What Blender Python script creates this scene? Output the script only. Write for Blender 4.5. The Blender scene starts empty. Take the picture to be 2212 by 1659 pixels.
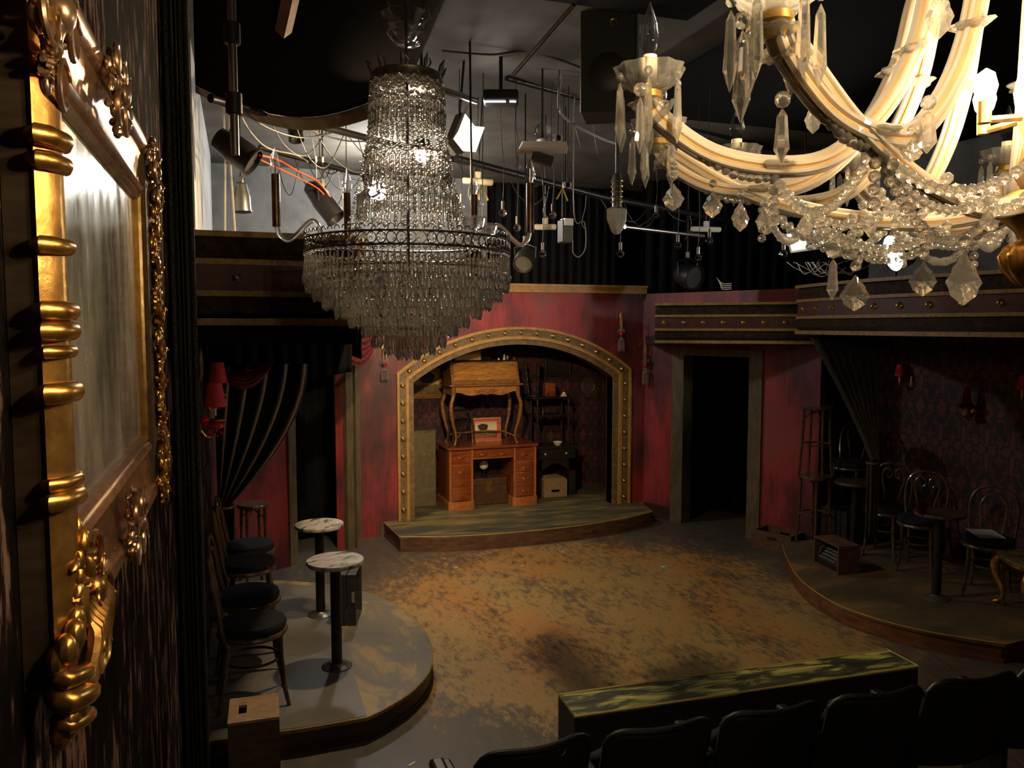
import bpy, bmesh, math, random
from mathutils import Vector, Matrix
random.seed(7)
PI = math.pi
SC = bpy.context.scene
COL = SC.collection
# ------------------------------------------------------------------ camera, world, exposure
FPX, CH = 1703.0, 2.45
YAW, PIT = math.radians(19.0), math.radians(-4.2)
FW = Vector((math.sin(YAW)*math.cos(PIT), math.cos(YAW)*math.cos(PIT), math.sin(PIT)))
RT = Vector((math.cos(YAW), -math.sin(YAW), 0.0))
UP = RT.cross(FW)
CAM = Vector((0.0, 0.0, CH))
cd = bpy.data.cameras.new('camera'); co = bpy.data.objects.new('camera', cd); COL.objects.link(co)
cd.sensor_width = 36.0; cd.lens = 36.0*FPX/2212.0; cd.clip_start = 0.02
m4 = Matrix((RT, UP, -FW)).transposed().to_4x4(); m4.translation = CAM
co.matrix_world = m4
SC.camera = co
w = bpy.data.worlds.new('world'); SC.world = w; w.use_nodes = True
w.node_tree.nodes['Background'].inputs[0].default_value = (0.55, 0.75, 1.0, 1)
w.node_tree.nodes['Background'].inputs[1].default_value = 0.0012
SC.view_settings.view_transform = 'Standard'; SC.view_settings.look = 'None'
SC.view_settings.exposure = 0.0; SC.view_settings.gamma = 1.0; SC.view_settings.use_curve_mapping = False
SC.cycles.max_bounces = 12; SC.cycles.transmission_bounces = 10; SC.cycles.glossy_bounces = 5
SC.cycles.diffuse_bounces = 3; SC.cycles.transparent_max_bounces = 24
SC.cycles.caustics_reflective = False; SC.cycles.caustics_refractive = False
SC.cycles.sample_clamp_indirect = 4.0
# lamp strengths (radiance of the glowing surfaces)
E_WARM, E_PAR, E_FLOOD, E_STRIP, E_BULB = 2800.0, 300.0, 150.0, 6.0, 640.0

def ray(px, py): return FW + RT*((px-1106)/FPX) + UP*((829.5-py)/FPX)
def hz(px, py, z): d = ray(px, py); return CAM + d*((z-CH)/d.z)
def hy(px, py, y): d = ray(px, py); return CAM + d*(y/d.y)
def hx(px, py, x): d = ray(px, py); return CAM + d*(x/d.x)
def hd(px, py, t): return CAM + ray(px, py)*t
def hp(px, py, a, b):
    d = ray(px, py); n = Vector((b[1]-a[1], a[0]-b[0], 0)); p = Vector((a[0], a[1], 0))
    return CAM + d*(n.dot(p-CAM)/n.dot(d))

# ------------------------------------------------------------------ materials
MATS = {}
def _mat(name):
    m = bpy.data.materials.new(name); m.use_nodes = True; nt = m.node_tree
    return m, nt, nt.nodes['Principled BSDF']
def ramp(nt, fac, stops):
    r = nt.nodes.new('ShaderNodeValToRGB'); el = r.color_ramp.elements
    while len(el) < len(stops): el.new(0.5)
    for e, (p, c) in zip(el, stops): e.position = p; e.color = (*c, 1)
    nt.links.new(fac, r.inputs[0]); return r.outputs[0]
def noise(nt, scale=(1, 1, 1), s=5.0, detail=5.0, rough=0.6, rot=(0, 0, 0), dist=0.0):
    tc = nt.nodes.new('ShaderNodeTexCoord'); mp = nt.nodes.new('ShaderNodeMapping')
    mp.inputs['Scale'].default_value = scale; mp.inputs['Rotation'].default_value = rot
    n = nt.nodes.new('ShaderNodeTexNoise'); n.inputs['Scale'].default_value = s
    n.inputs['Detail'].default_value = detail; n.inputs['Roughness'].default_value = rough; n.inputs['Distortion'].default_value = dist
    nt.links.new(tc.outputs['Object'], mp.inputs[0]); nt.links.new(mp.outputs[0], n.inputs[0])
    return n.outputs[0]
def mixc(nt, fac, a, b):
    m = nt.nodes.new('ShaderNodeMix'); m.data_type = 'RGBA'
    for sock, v in ((m.inputs[0], fac), (m.inputs[6], a), (m.inputs[7], b)):
        if hasattr(v, 'is_linked') or hasattr(v, 'links'): nt.links.new(v, sock)
        elif isinstance(v, (int, float)): sock.default_value = v
        else: sock.default_value = (*v, 1)
    return m.outputs[2]
def mth(nt, op, a, b=None, c=None):
    n = nt.nodes.new('ShaderNodeMath'); n.operation = op
    for i, v in enumerate((a, b, c)):
        if v is None: continue
        if isinstance(v, (int, float)): n.inputs[i].default_value = v
        else: nt.links.new(v, n.inputs[i])
    return n.outputs[0]
def bump(nt, bs, h, strength=0.3, dist=0.01):
    b = nt.nodes.new('ShaderNodeBump'); b.inputs['Strength'].default_value = strength; b.inputs['Distance'].default_value = dist
    nt.links.new(h, b.inputs['Height']); nt.links.new(b.outputs[0], bs.inputs['Normal'])
def mk(name, stops, rough=0.6, metal=0.0, scale=(1, 1, 1), s=5.0, detail=5.0, nrough=0.6, bmp=0.0, coat=0.0, rot=(0, 0, 0), dist=0.0, spec=0.5):
    m, nt, bs = _mat(name)
    if not isinstance(stops[0], tuple): bs.inputs['Base Color'].default_value = (*stops, 1)
    else:
        f = noise(nt, scale, s, detail, nrough, rot, dist)
        nt.links.new(ramp(nt, f, stops), bs.inputs['Base Color'])
        if bmp: bump(nt, bs, f, bmp)
    bs.inputs['Roughness'].default_value = rough; bs.inputs['Metallic'].default_value = metal
    bs.inputs['Specular IOR Level'].default_value = spec
    if coat: bs.inputs['Coat Weight'].default_value = coat; bs.inputs['Coat Roughness'].default_value = 0.08
    MATS[name] = m; return m
def two(a, b, lo=0.35, hi=0.65): return [(lo, a), (hi, b)]
def emis(name, col, strength):
    m, nt, bs = _mat(name); nt.nodes.remove(bs)
    e = nt.nodes.new('ShaderNodeEmission'); e.inputs[0].default_value = (*col, 1); e.inputs[1].default_value = strength
    nt.links.new(e.outputs[0], nt.nodes['Material Output'].inputs[0]); MATS[name] = m; return m
def glass(name, col=(1, 1, 1), ior=1.5, clear=0.3, rough=0.0, haze=0.0):
    m, nt, bs = _mat(name); nt.nodes.remove(bs)
    g = nt.nodes.new('ShaderNodeBsdfGlass'); g.inputs['Color'].default_value = (*col, 1); g.inputs['IOR'].default_value = ior; g.inputs['Roughness'].default_value = rough
    t = nt.nodes.new('ShaderNodeBsdfTransparent'); t.inputs[0].default_value = (*col, 1)
    x = nt.nodes.new('ShaderNodeMixShader'); x.inputs[0].default_value = clear
    nt.links.new(g.outputs[0], x.inputs[1]); nt.links.new(t.outputs[0], x.inputs[2])
    last = x.outputs[0]
    if haze:  # dusty haze, raised to brighten the crystals in place of sparkle
        d = nt.nodes.new('ShaderNodeBsdfDiffuse'); d.inputs[0].default_value = (0.8, 0.78, 0.72, 1)
        l = nt.nodes.new('ShaderNodeBsdfTranslucent'); l.inputs[0].default_value = (0.8, 0.78, 0.72, 1)
        y = nt.nodes.new('ShaderNodeMixShader'); y.inputs[0].default_value = 0.5; nt.links.new(d.outputs[0], y.inputs[1]); nt.links.new(l.outputs[0], y.inputs[2])
        z = nt.nodes.new('ShaderNodeMixShader'); z.inputs[0].default_value = haze; nt.links.new(last, z.inputs[1]); nt.links.new(y.outputs[0], z.inputs[2]); last = z.outputs[0]
    nt.links.new(last, nt.nodes['Material Output'].inputs[0]); MATS[name] = m; return m

BLK = mk('black_paint', (0.012, 0.012, 0.013), 0.6)
BLKM = mk('black_metal', (0.016, 0.016, 0.018), 0.4, 0.3)
GREYM = mk('grey_metal', (0.22, 0.22, 0.22), 0.35, 0.8)
CHROME = mk('steel_pipe', (0.45, 0.44, 0.42), 0.3, 1.0)
WHITE = mk('white_plastic', (0.62, 0.58, 0.5), 0.45)
RUBBER = mk('cable_black', (0.02, 0.02, 0.02), 0.5)
CABW = mk('cable_pale', (0.4, 0.38, 0.33), 0.5)
ORANGE = mk('cable_orange', (0.85, 0.1, 0.02), 0.5)
YELLOW = mk('yellow_tape', (0.75, 0.55, 0.05), 0.5)
CLOTH = mk('black_cloth', (0.008, 0.008, 0.009), 0.95, spec=0.1)
CRYS = glass('crystal_glass', (1, 1, 1), 1.52, 0.25, haze=0.10)
CRYSD = glass('smoked_crystal', (0.99, 0.99, 0.985), 1.52, 0.15, haze=0.06)
CRYSW = glass('sconce_crystal', (1, 1, 1), 1.5, 0.3, haze=0.14)
BULBG = glass('clear_bulb_glass', (1, 1, 1), 1.3, 0.6)
REDG = glass('red_glass', (0.8, 0.03, 0.03), 1.45, 0.2)
GOLD = mk('carved_gold', two((0.36, 0.17, 0.035), (0.8, 0.46, 0.13), 0.3, 0.7), 0.3, 0.9, s=25, bmp=0.12)
GOLDP = mk('pink_gold', two((0.30, 0.16, 0.09), (0.62, 0.42, 0.26), 0.3, 0.7), 0.28, 0.85, s=22, bmp=0.1)
ARMG = mk('gilt_arm', two((0.50, 0.27, 0.08), (0.75, 0.47, 0.18), 0.3, 0.7), 0.25, 0.3, s=14, coat=1.0)
SHEATH = glass('ribbed_glass', (1, 0.99, 0.96), 1.5, 0.15, haze=0.5)
BRASS = mk('aged_brass', two((0.25, 0.15, 0.04), (0.55, 0.38, 0.12)), 0.35, 0.9, s=30)
SILVR = mk('tarnished_silver', two((0.09, 0.085, 0.075), (0.28, 0.27, 0.24)), 0.35, 0.9, s=40)
BRONZE = mk('copper_tube', two((0.16, 0.09, 0.06), (0.4, 0.26, 0.18)), 0.22, 0.9, s=15)
NAVY = mk('navy_cushion', two((0.010, 0.011, 0.016), (0.022, 0.024, 0.034)), 0.9, s=60, bmp=0.3, spec=0.2)
BENT = mk('dark_bentwood', two((0.03, 0.018, 0.010), (0.12, 0.075, 0.035)), 0.3, s=18, coat=0.4)
WALNUT = mk('walnut_veneer', [(0.25, (0.12, 0.045, 0.010)), (0.5, (0.36, 0.16, 0.035)), (0.75, (0.58, 0.29, 0.075))], 0.33, scale=(2, 6, 9), s=3.5, detail=8, dist=1.2, coat=0.4)
WALND = mk('walnut_frame', two((0.13, 0.055, 0.015), (0.32, 0.15, 0.04)), 0.35, scale=(3, 3, 12), s=5, coat=0.3)
MAHOG = mk('mahogany', [(0.25, (0.11, 0.022, 0.008)), (0.75, (0.32, 0.085, 0.022))], 0.3, scale=(1.5, 5, 10), s=4, detail=8, dist=0.8, coat=0.5)
MAHOL = mk('mahogany_edge', two((0.30, 0.09, 0.025), (0.45, 0.16, 0.05)), 0.3, scale=(5, 5, 5), s=6, coat=0.4)
EBON = mk('ebonised_wood', two((0.008, 0.007, 0.007), (0.03, 0.024, 0.02)), 0.35, s=20)
CRATE = mk('crate_wood', two((0.20, 0.12, 0.065), (0.34, 0.23, 0.14)), 0.7, scale=(2, 2, 14), s=6)
CRATEB = mk('brown_crate', two((0.06, 0.028, 0.014), (0.13, 0.066, 0.034)), 0.7, scale=(2, 2, 14), s=6)
SLATC = mk('black_crate', two((0.02, 0.022, 0.024), (0.045, 0.046, 0.048)), 0.6, scale=(2, 2, 10), s=6)
SHADEDW = mk('shaded_side_wood', two((0.045, 0.026, 0.014), (0.08, 0.05, 0.03)), 0.7, scale=(2, 2, 10), s=6)  # wood darkened to put shade into sides that get no light
OLIVE = mk('olive_cabinet', two((0.10, 0.08, 0.042), (0.15, 0.12, 0.068)), 0.6, s=12)
WICK = None
BANDW = mk('band_dark_wood', [(0.34, (0.008, 0.005, 0.003)), (0.52, (0.030, 0.018, 0.008)), (0.70, (0.085, 0.045, 0.016))], 0.65, scale=(2, 2, 2.5), s=9, detail=9, nrough=0.75, spec=0.15)
BANDG = mk('band_gold_strip', [(0.3, (0.13, 0.08, 0.02)), (0.7, (0.42, 0.27, 0.07))], 0.5, scale=(3, 3, 3), s=9, detail=8, nrough=0.75)
BANDR = mk('band_red', [(0.3, (0.03, 0.006, 0.007)), (0.7, (0.10, 0.02, 0.018))], 0.55, s=5, detail=7)
ARCHB = mk('arch_mottled', [(0.3, (0.045, 0.028, 0.014)), (0.5, (0.15, 0.095, 0.05)), (0.72, (0.28, 0.19, 0.11))], 0.55, s=16, detail=10, nrough=0.8)
ARCHG = mk('arch_gold', [(0.3, (0.24, 0.125, 0.03)), (0.7, (0.48, 0.28, 0.08))], 0.45, s=12, detail=8, nrough=0.75)
TRIMG = mk('door_trim_paint', [(0.3, (0.05, 0.038, 0.02)), (0.6, (0.13, 0.10, 0.058)), (0.8, (0.2, 0.14, 0.06))], 0.55, scale=(4, 4, 0.8), s=6, detail=8, nrough=0.7)
def red_wall():
    m, nt, bs = _mat('red_wall_paint')
    a = noise(nt, (1.0, 1.0, 0.7), 1.5, 3, 0.5); b = noise(nt, (1.6, 1.6, 0.5), 3.2, 10, 0.75); c = noise(nt, (14, 14, 0.8), 3.0, 8, 0.7)
    f = mth(nt, 'ADD', mth(nt, 'ADD', mth(nt, 'MULTIPLY', a, 0.5), mth(nt, 'MULTIPLY', b, 0.32)), mth(nt, 'MULTIPLY', c, 0.18))
    col = ramp(nt, f, [(0.36, (0.035, 0.010, 0.016)), (0.44, (0.085, 0.020, 0.028)), (0.50, (0.17, 0.026, 0.032)), (0.56, (0.31, 0.034, 0.042)), (0.62, (0.25, 0.055, 0.06)), (0.70, (0.16, 0.06, 0.06))])
    nt.links.new(col, bs.inputs['Base Color']); bs.inputs['Roughness'].default_value = 0.5
    bump(nt, bs, b, 0.1); return m
REDW = red_wall()
STREAK = mk('streaked_wall_paint', [(0.46, (0.006, 0.005, 0.005)), (0.53, (0.016, 0.010, 0.010)), (0.58, (0.16, 0.095, 0.075)), (0.63, (0.20, 0.12, 0.10)), (0.66, (0.03, 0.015, 0.015)), (0.73, (0.24, 0.02, 0.03))], 0.95, scale=(4.2, 4.2, 1.2), s=3.6, detail=6, nrough=0.65, spec=0.03)
GREYW = mk('grey_plaster', two((0.12, 0.125, 0.13), (0.2, 0.205, 0.21)), 0.85, s=3)
PALEW = mk('pale_plaster', two((0.42, 0.43, 0.45), (0.52, 0.53, 0.55)), 0.8, s=3)
CEILM = mk('ceiling_paint', two((0.075, 0.068, 0.058), (0.13, 0.118, 0.10)), 0.8, s=2.5, detail=7)
CEILB = mk('unlit_ceiling_black', (0.006, 0.006, 0.007), 0.9, spec=0.1)
BEIGE = mk('beige_cloth', two((0.34, 0.29, 0.2), (0.5, 0.44, 0.32)), 0.9, scale=(1, 14, 1), s=4)
REDSH = mk('red_shade', two((0.42, 0.02, 0.035), (0.58, 0.04, 0.06)), 0.85, s=90, bmp=0.15)
REDCL = mk('red_drape', two((0.09, 0.008, 0.012), (0.26, 0.03, 0.045)), 0.7, scale=(3, 3, 10), s=4)
DRAPEB = mk('brown_drape', [(0.42, (0.010, 0.008, 0.006)), (0.56, (0.035, 0.024, 0.016)), (0.72, (0.11, 0.075, 0.05))], 0.7, scale=(18, 18, 0.5), s=3, detail=7)
SEATV = mk('black_vinyl', (0.010, 0.011, 0.013), 0.42, spec=0.35)
SEATF = mk('black_velvet', two((0.010, 0.010, 0.011), (0.018, 0.018, 0.02)), 0.85, s=50, spec=0.2)
RED_BALL = mk('red_enamel', (0.5, 0.01, 0.012), 0.12, coat=1.0)
PAPER = mk('paper', (0.5, 0.48, 0.42), 0.8)
PORC = mk('porcelain', (0.75, 0.72, 0.66), 0.3)
LEATH = mk('trunk_leather', two((0.05, 0.022, 0.012), (0.10, 0.045, 0.025)), 0.5, s=25)
FIL = emis('filament', (1.0, 0.55, 0.2), 3.0)
L_WARM = emis('warm_lamp', (1.0, 0.70, 0.36), E_WARM)
L_WARM2 = emis('warm_lamp_dim', (1.0, 0.72, 0.40), 3300.0)
L_PAR = emis('white_lamp', (1.0, 0.97, 0.90), E_PAR)
L_FLOOD = emis('flood_lamp', (1.0, 0.97, 0.86), E_FLOOD)
L_PGLOW = emis('panel_glow', (1.0, 0.95, 0.85), 1.1)  # faint glow in place of floodlight falling on the pale panel
L_PANEL = emis('lit_panel', (1.0, 0.93, 0.82), 40.0)
L_STRIP = emis('strip_lamp', (0.75, 0.85, 1.0), E_STRIP)
L_BULB = emis('candle_bulb', (1.0, 0.74, 0.42), E_BULB)

def floor_mat():
    m, nt, bs = _mat('scuffed_painted_floor')
    a = noise(nt, (1.0, 0.55, 1), 2.4, 9, 0.7, (0, 0, math.radians(-14)))
    b = noise(nt, (5.2, 2.2, 1), 3.6, 10, 0.75, (0, 0, math.radians(-14)))
    k = noise(nt, (1.0, 0.5, 1), 1.3, 4, 0.5, (0.4, 0.2, math.radians(-14)))
    f = mth(nt, 'ADD', mth(nt, 'MULTIPLY', a, 0.40), mth(nt, 'MULTIPLY', b, 0.60))
    # how far the worn ochre area reaches from the middle of the playing area
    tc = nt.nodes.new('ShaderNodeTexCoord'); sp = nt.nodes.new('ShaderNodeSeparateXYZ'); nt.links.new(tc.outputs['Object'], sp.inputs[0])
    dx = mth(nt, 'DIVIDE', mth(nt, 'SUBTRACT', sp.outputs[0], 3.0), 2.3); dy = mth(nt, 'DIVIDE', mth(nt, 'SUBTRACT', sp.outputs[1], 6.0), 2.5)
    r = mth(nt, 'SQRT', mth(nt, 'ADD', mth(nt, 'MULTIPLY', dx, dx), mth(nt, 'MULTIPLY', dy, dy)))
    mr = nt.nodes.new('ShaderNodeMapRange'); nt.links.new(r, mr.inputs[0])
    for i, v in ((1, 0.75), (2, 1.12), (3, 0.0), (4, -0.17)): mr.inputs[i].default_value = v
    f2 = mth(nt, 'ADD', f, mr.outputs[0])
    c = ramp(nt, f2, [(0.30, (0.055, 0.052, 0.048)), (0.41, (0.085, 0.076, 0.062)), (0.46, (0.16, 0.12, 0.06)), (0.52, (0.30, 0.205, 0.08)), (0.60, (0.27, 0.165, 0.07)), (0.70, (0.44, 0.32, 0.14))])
    warm = mixc(nt, ramp(nt, k, [(0.48, (0, 0, 0)), (0.6, (1, 1, 1))]), (1.0, 1.0, 1.0), (1.12, 0.9, 0.76))
    mu = nt.nodes.new('ShaderNodeMix'); mu.data_type = 'RGBA'; mu.blend_type = 'MULTIPLY'; mu.inputs[0].default_value = 1.0
    nt.links.new(c, mu.inputs[6]); nt.links.new(warm, mu.inputs[7]); c = mu.outputs[2]
    nt.links.new(c, bs.inputs['Base Color'])
    nt.links.new(ramp(nt, b, [(0.3, (0.36,)*3), (0.7, (0.62,)*3)]), bs.inputs['Roughness'])
    bump(nt, bs, b, 0.12)
    return m
FLOORM = floor_mat()
def deck_mat(name, stops, s=2.2, scale=(1, 0.6, 1)):
    m, nt, bs = _mat(name)
    a = noise(nt, scale, s, 7, 0.6, (0, 0, 0.6), 0.6)
    nt.links.new(ramp(nt, a, stops), bs.inputs['Base Color']); bs.inputs['Roughness'].default_value = 0.5
    MATS[name] = m; return m
DECKL = deck_mat('worn_grey_deck', [(0.38, (0.10, 0.095, 0.085)), (0.5, (0.14, 0.125, 0.095)), (0.56, (0.26, 0.19, 0.075)), (0.66, (0.34, 0.26, 0.11))], 2.6)
DECKS = deck_mat('green_gold_deck', [(0.35, (0.035, 0.04, 0.035)), (0.5, (0.075, 0.075, 0.05)), (0.6, (0.17, 0.135, 0.05)), (0.72, (0.26, 0.19, 0.06))], 3.0, (0.5, 1.6, 1))
DECKR = deck_mat('dim_gold_deck', [(0.35, (0.06, 0.052, 0.035)), (0.55, (0.11, 0.085, 0.045)), (0.7, (0.24, 0.15, 0.05))], 2.4, (0.8, 1.4, 1))
FASC = mk('fascia_brown', [(0.3, (0.04, 0.018, 0.012)), (0.55, (0.10, 0.05, 0.035)), (0.8, (0.19, 0.095, 0.06))], 0.5, scale=(2, 2, 6), s=4, detail=8)
FASCD = mk('fascia_dark', [(0.3, (0.015, 0.010, 0.008)), (0.6, (0.05, 0.026, 0.016)), (0.85, (0.12, 0.07, 0.035))], 0.45, scale=(2, 2, 6), s=5, detail=8)
BENCHT = deck_mat('green_gold_bench', [(0.36, (0.015, 0.02, 0.017)), (0.48, (0.05, 0.06, 0.032)), (0.55, (0.28, 0.27, 0.08)), (0.70, (0.55, 0.46, 0.15))], 4.2, (0.8, 3.4, 1))

def damask(name, base, fig, au=0, w_=0.25, h_=0.36):
    m, nt, bs = _mat(name)
    tc = nt.nodes.new('ShaderNodeTexCoord'); sp = nt.nodes.new('ShaderNodeSeparateXYZ'); nt.links.new(tc.outputs['Object'], sp.inputs[0])
    u = mth(nt, 'MULTIPLY', sp.outputs[au], 2*PI/w_); v = mth(nt, 'MULTIPLY', sp.outputs[2], 2*PI/h_)
    c1 = mth(nt, 'MULTIPLY', mth(nt, 'COSINE', mth(nt, 'MULTIPLY', u, 0.5)), mth(nt, 'COSINE', mth(nt, 'MULTIPLY', v, 0.5)))
    d1 = mth(nt, 'ABSOLUTE', c1)
    c2 = mth(nt, 'MULTIPLY', mth(nt, 'COSINE', mth(nt, 'MULTIPLY', u, 2.0)), mth(nt, 'SINE', mth(nt, 'MULTIPLY', v, 1.5)))
    c3 = mth(nt, 'MULTIPLY', mth(nt, 'COSINE', mth(nt, 'MULTIPLY', u, 3.0)), mth(nt, 'COSINE', mth(nt, 'MULTIPLY', v, 3.0)))
    nz = noise(nt, (1, 1, 1), 34, 4, 0.7)
    f = mth(nt, 'ADD', mth(nt, 'ADD', d1, mth(nt, 'MULTIPLY', c2, 0.22)), mth(nt, 'ADD', mth(nt, 'MULTIPLY', c3, 0.16), mth(nt, 'MULTIPLY', mth(nt, 'SUBTRACT', nz, 0.5), 0.9)))
    nt.links.new(ramp(nt, f, [(0.10, fig), (0.22, base), (0.40, base), (0.54, fig), (0.60, fig), (0.78, base)]), bs.inputs['Base Color'])
    bs.inputs['Roughness'].default_value = 0.7; MATS[name] = m; return m
WPB = damask('damask_paper', (0.014, 0.008, 0.011), (0.085, 0.018, 0.028), 0)
WPS = damask('damask_paper_side', (0.013, 0.009, 0.010), (0.095, 0.026, 0.030), 1)

def landscape(name, warm, seed):
    m, nt, bs = _mat(name)
    tc = nt.nodes.new('ShaderNodeTexCoord'); sp = nt.nodes.new('ShaderNodeSeparateXYZ'); nt.links.new(tc.outputs['Generated'], sp.inputs[0])
    x, z = sp.outputs[0], sp.outputs[2]
    n = nt.nodes.new('ShaderNodeTexNoise'); n.inputs['Scale'].default_value = 6; n.inputs['Detail'].default_value = 10; n.inputs['Roughness'].default_value = 0.75; nt.links.new(tc.outputs['Generated'], n.inputs[0])
    nn = mth(nt, 'SUBTRACT', n.outputs[0], 0.5)
    sky = ramp(nt, mth(nt, 'ADD', z, mth(nt, 'MULTIPLY', nn, 0.4)), [(0.35, warm), (0.7, tuple(v*0.9 for v in warm)), (1.0, tuple(v*0.55 for v in warm))])
    dx = mth(nt, 'DIVIDE', mth(nt, 'SUBTRACT', x, 0.36 if seed == 1 else 0.62), 0.26); dz = mth(nt, 'DIVIDE', mth(nt, 'SUBTRACT', z, 0.66), 0.26)
    rr = mth(nt, 'ADD', mth(nt, 'SQRT', mth(nt, 'ADD', mth(nt, 'MULTIPLY', dx, dx), mth(nt, 'MULTIPLY', dz, dz))), mth(nt, 'MULTIPLY', nn, 1.3))
    tree = mth(nt, 'LESS_THAN', rr, 0.85)
    hzn = mth(nt, 'LESS_THAN', mth(nt, 'ADD', z, mth(nt, 'MULTIPLY', nn, 0.25)), 0.40)
    gcol = ramp(nt, mth(nt, 'ADD', n.outputs[0], mth(nt, 'MULTIPLY', z, 0.3)), [(0.35, (0.02, 0.016, 0.008)), (0.62, (0.22, 0.15, 0.05)), (0.75, (0.5, 0.4, 0.2))])
    c = mixc(nt, hzn, sky, gcol); c = mixc(nt, tree, c, (0.03, 0.025, 0.01))
    nt.links.new(c, bs.inputs['Base Color']); bs.inputs['Roughness'].default_value = 0.4
    return m
PIC1 = landscape('landscape_canvas', (0.72, 0.50, 0.22), 2)
PIC2 = landscape('tree_print', (0.75, 0.68, 0.48), 1)
PIC3 = mk('dark_canvas', two((0.01, 0.008, 0.008), (0.05, 0.03, 0.025)), 0.4, s=6)
def wicker_mat():
    m, nt, bs = _mat('wicker_weave')
    tc = nt.nodes.new('ShaderNodeTexCoord'); mp = nt.nodes.new('ShaderNodeMapping'); nt.links.new(tc.outputs['Object'], mp.inputs[0])
    sp = nt.nodes.new('ShaderNodeSeparateXYZ'); nt.links.new(mp.outputs[0], sp.inputs[0])
    u = mth(nt, 'MULTIPLY', sp.outputs[0], 2*PI/0.034); v = mth(nt, 'MULTIPLY', sp.outputs[2], 2*PI/0.03)
    f = mth(nt, 'ADD', mth(nt, 'MULTIPLY', mth(nt, 'MULTIPLY', mth(nt, 'SINE', u), mth(nt, 'SINE', v)), 0.5), 0.5)
    nt.links.new(ramp(nt, f, [(0.1, (0.22, 0.09, 0.02)), (0.6, (0.62, 0.33, 0.09))]), bs.inputs['Base Color']); bump(nt, bs, f, 0.6)
    bs.inputs['Roughness'].default_value = 0.5; return m
WICK = wicker_mat()
def mirror_mat():
    m, nt, bs = _mat('foxed_mirror')
    f = noise(nt, (1, 2, 0.8), 4.5, 7, 0.65)
    nt.links.new(ramp(nt, f, [(0.35, (0.36, 0.36, 0.30)), (0.65, (0.66, 0.65, 0.56))]), bs.inputs['Base Color'])
    bs.inputs['Metallic'].default_value = 0.55
    nt.links.new(ramp(nt, f, [(0.3, (0.08,)*3), (0.7, (0.3,)*3)]), bs.inputs['Roughness']); return m
MIRR = mirror_mat()
MIRD = mk('dim_mirror', (0.55, 0.62, 0.62), 0.1, 1.0)
def stripe_drape():
    m, nt, bs = _mat('striped_black_drape')
    at = nt.nodes.new('ShaderNodeUVMap'); sp = nt.nodes.new('ShaderNodeSeparateXYZ'); nt.links.new(at.outputs[0], sp.inputs[0])
    nz = noise(nt, (1, 1, 1), 14, 5, 0.7)
    u = mth(nt, 'ADD', mth(nt, 'MULTIPLY', sp.outputs[0], 5.0), mth(nt, 'MULTIPLY', nz, 0.12))
    fr = mth(nt, 'FRACT', u)
    c = ramp(nt, fr, [(0.0, (0.007, 0.006, 0.006)), (0.74, (0.007, 0.006, 0.006)), (0.80, (0.20, 0.11, 0.055)), (0.88, (0.30, 0.18, 0.10)), (0.94, (0.007, 0.006, 0.006))])
    nt.links.new(c, bs.inputs['Base Color']); bs.inputs['Roughness'].default_value = 0.8; return m
STRDR = stripe_drape()
TABLET = mk('worn_table_top', [(0.3, (0.03, 0.022, 0.018)), (0.43, (0.09, 0.07, 0.06)), (0.48, (0.36, 0.34, 0.33)), (0.8, (0.5, 0.48, 0.47))], 0.42, scale=(1.2, 4.5, 1), s=6, detail=9, nrough=0.75, rot=(0, 0, 0.5))
TABDK = mk('dark_table_top', two((0.025, 0.017, 0.012), (0.07, 0.05, 0.03)), 0.4, scale=(1, 6, 1), s=5)
MARBLE = mk('green_marble', [(0.35, (0.06, 0.055, 0.02)), (0.6, (0.2, 0.17, 0.07)), (0.75, (0.33, 0.28, 0.15))], 0.25, s=11, detail=9, dist=1.5)
PLEAT = mk('dotted_black_leg', [(0.40, (0.010, 0.010, 0.010)), (0.65, (0.05, 0.048, 0.040))], 0.9, s=150, detail=2, spec=0.1)

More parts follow.
